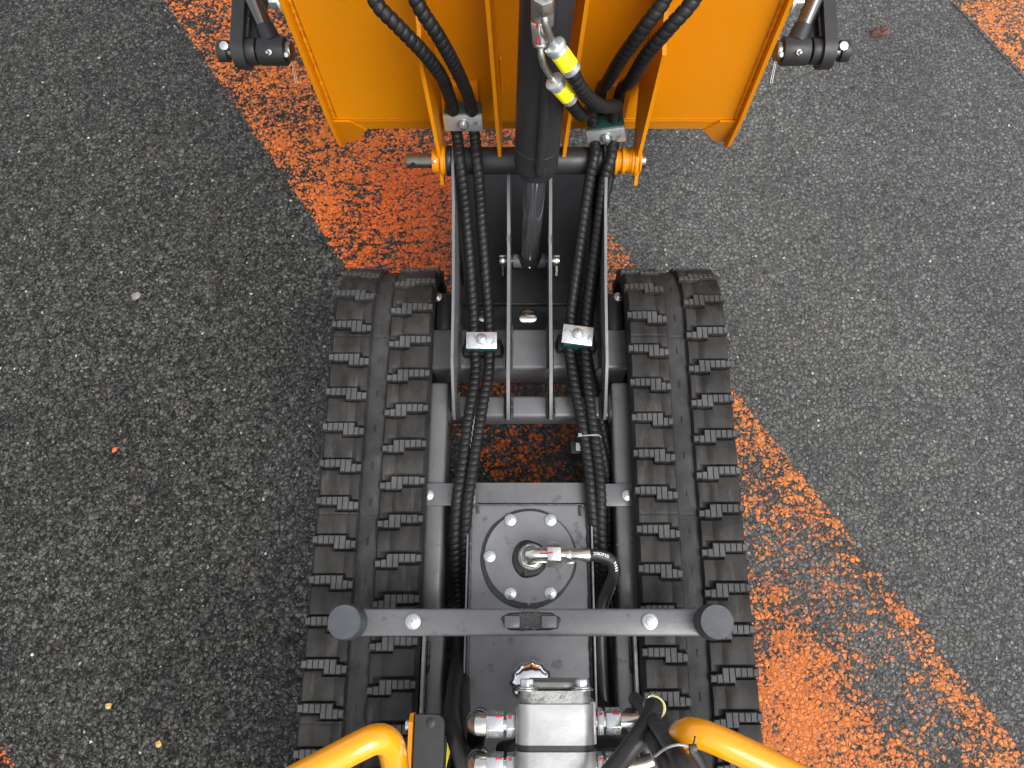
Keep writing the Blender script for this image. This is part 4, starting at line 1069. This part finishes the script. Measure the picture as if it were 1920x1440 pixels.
# thick black hose crossing from the right pipe towards the camera
hb_ = path([(1226, 1322, .600), (1222, 1340, .612), (1200, 1378, .625), (1170, 1418, .63), (1130, 1470, .64), (1090, 1540, .63), (1070, 1600, .6), V(.05, -.30, .52)])
mb = MB(); mb.tube(hb_, .0110, 'rubber', seg=24, step=.004); th = obj('rubber_hose', mb, root, label='thick smooth hose crossing in front of the right fitting')
mb = MB(); rp = at(1228, 1328, .590); mb.lathe(rp + V(0, 0, -.014), (.12, .25, 1), [(.0095, 0), (.0128, .001), (.0130, .010), (.0132, .0115), (.0124, .013)], 'nickel', seg=30); mb.lathe(rp + V(.0002, .0008, -.0005), (.12, .25, 1), [(.0124, 0), (.0131, .0008), (.0124, .0016), (.0100, .0016)], 'ring', seg=30)
mb.tube([rp + V(0, 0, -.004), rp + V(0, 0, -.03), rp + V(-.008, -.01, -.035), rp + V(-.02, -.02, -.030)], .0085, 'nickel', seg=16); obj('hose_ferrule', mb, th)
# bundle of thin dark hoses, lower right and lower left
def dark_hose(pts, r): mb = MB(); pp = path(pts); pp.append(V(pp[-1].x * .9, min(-.29, pp[-1].y - .02), pp[-1].z if pp[-1].z < .55 else .52)); mb.tube(pp, r, 'rubber', seg=16, step=.005); obj('rubber_hose', mb, root)
dark_hose([(1190, 1310, .50), (1215, 1338, .58), (1240, 1372, .68), (1268, 1412, .76), (1300, 1458, .78), (1330, 1530, .76)], .0085)
dark_hose([(1180, 1340, .50), (1212, 1372, .60), (1240, 1415, .70), (1262, 1470, .72), (1270, 1540, .70)], .0085)
dark_hose([(1120, 1390, .40), (1165, 1385, .44), (1205, 1400, .45), (1225, 1440, .44), (1225, 1520, .42)], .0105)
dark_hose([(1120, 1420, .36), (1170, 1405, .38), (1250, 1380, .38), (1290, 1400, .38), (1320, 1470, .36)], .0105)
dark_hose([(1100, 1300, .22), (1150, 1350, .30), (1180, 1420, .34), (1190, 1500, .34)], .0110)
dark_hose([(858, 1140, .19), (858, 1230, .26), (852, 1290, .33), (847, 1335, .40), (852, 1375, .47), (868, 1430, .50), (885, 1500, .50)], .0115)
dark_hose([(872, 1160, .16), (868, 1260, .27), (868, 1320, .36), (872, 1370, .42), (885, 1430, .44), (900, 1500, .44)], .0110)
dark_hose([(945, 1405, .45), (965, 1404, .49), (1000, 1404, .49)], .0115)
mb = MB(); mb.tube(path([(1228, 1418, .765), (1250, 1402, .785), (1275, 1396, .790), (1297, 1402, .785)]), .0013, 'pale', seg=8); c = at(1299, 1402, .787); mb.box(c, (.007, .006, .005), 'black', bevel=.0006); mb.tube([c, c + V(.002, .010, .004)], .001, 'black', seg=6); obj('cable_tie', mb, root)

# ---------------- housing at the rear, behind the picture's lower edge, that everything bolts to
mb = MB(); mb.span(-.21, .21, -.60, -.268, .345, .585, 'grey', bevel=.02, segs=4); mb.span(-.335, -.205, -.37, -.31, .46, .54, 'grey', bevel=.006); mb.span(.205, .335, -.37, -.31, .46, .54, 'grey', bevel=.006)
for sx in (-1, 1): mb.span(sx * .140, sx * .166, -.60, -.28, .300, .350, 'grey')
hsg = obj('engine_housing', mb, root)
mb = MB()
for k in range(6): mb.span(-.12, .12, -.56 + k * .035, -.545 + k * .035, .584, .589, 'dark', bevel=.001)
obj('vent_grille', mb, hsg)
# ---------------- rear bracket and hand rails
bz = .50; mb = MB(); c0 = at(776, 1340, bz); c1 = at(834, 1340, bz)
rd_ = .012; pts = [(c0.x, c0.y - .22), (c1.x, c0.y - .22), (c1.x, c0.y - rd_)] + [(c1.x - rd_ + rd_ * math.cos(k * math.pi / 12), c0.y - rd_ + rd_ * math.sin(k * math.pi / 12)) for k in range(7)] + [(c0.x + .002, c0.y)]
mb.prism(pts, 'z', bz - .012, bz, 'dark', bevel=.0012)
bc = at(807, 1355, bz); mb.cyl((bc.x, bc.y, bz - .001), (bc.x, bc.y, bz + .0008), .0062, 'black', bevel=.0004)
bc = at(826, 1354, bz); mb.cyl((bc.x, bc.y, bz - .001), (bc.x, bc.y, bz + .0003), .0012, 'black', seg=8)
br = obj('rear_bracket', mb, root)
mb = MB(); x0 = at(767, 1338, bz + .004).x; mb.prism([(c0.y - .22, bz - .05), (c0.y - .22, bz + .004), (c0.y - .008, bz + .004), (c0.y + .001, bz - .006), (c0.y + .001, bz - .02), (c0.y - .012, bz - .05)], 'x', x0, c0.x - .0005, 'orange', bevel=.0008)
op_ = obj('orange_bracket_plate', mb, root)
mb = MB(); bp2 = at(767, 1361, bz - .008); mb.cyl((x0, bp2.y, bz - .012), (x0 - .006, bp2.y, bz - .012), .007, 'bolt', bevel=.001); obj('bolt', mb, op_)
mb = MB(); p = at(838, 1410, .47); mb.prism([(p.x - .001, p.y - .02), (p.x + .004, p.y), (p.x, p.y + .02)], 'z', .465, .468, 'yellow'); mb.span(p.x - .01, p.x + .0, p.y - .03, p.y + .025, .42, .4645, 'black'); obj('warning_tag', mb, root)
mb = MB(); mb.tube(path([V(-.30, -.34, .50), V(-.40, -.345, .56), V(-.50, -.34, .70), V(-.495, -.27, .765), (380, 1554, .77), (460, 1511, .77), (540, 1469, .77), (620, 1427, .77), (675, 1398, .77), (704, 1386, .766), (725, 1390, .755), (736, 1410, .735), (741, 1445, .70), (743, 1500, .66), (744, 1600, .60), V(-.150, -.30, .55)]),   .0139, 'rail', seg=40, step=.004)
obj('hand_rail', mb, root, label='left orange tube hand rail bending back towards the bracket')
mb = MB(); mb.tube(path([V(.30, -.34, .50), V(.40, -.345, .56), V(.50, -.34, .70), V(.50, -.27, .765), (1640, 1535, .77), (1600, 1512, .77), (1500, 1462, .77), (1400, 1413, .77), (1335, 1384, .768), (1302, 1374, .760), (1284, 1376, .74), (1274, 1384, .70), (1270, 1392, .64), (1270, 1402, .58), V(.165, -.20, .54), V(.160, -.30, .53)]),   .0139, 'rail', seg=40, step=.004)
obj('hand_rail', mb, root, label='right orange tube hand rail bending down behind the hoses')
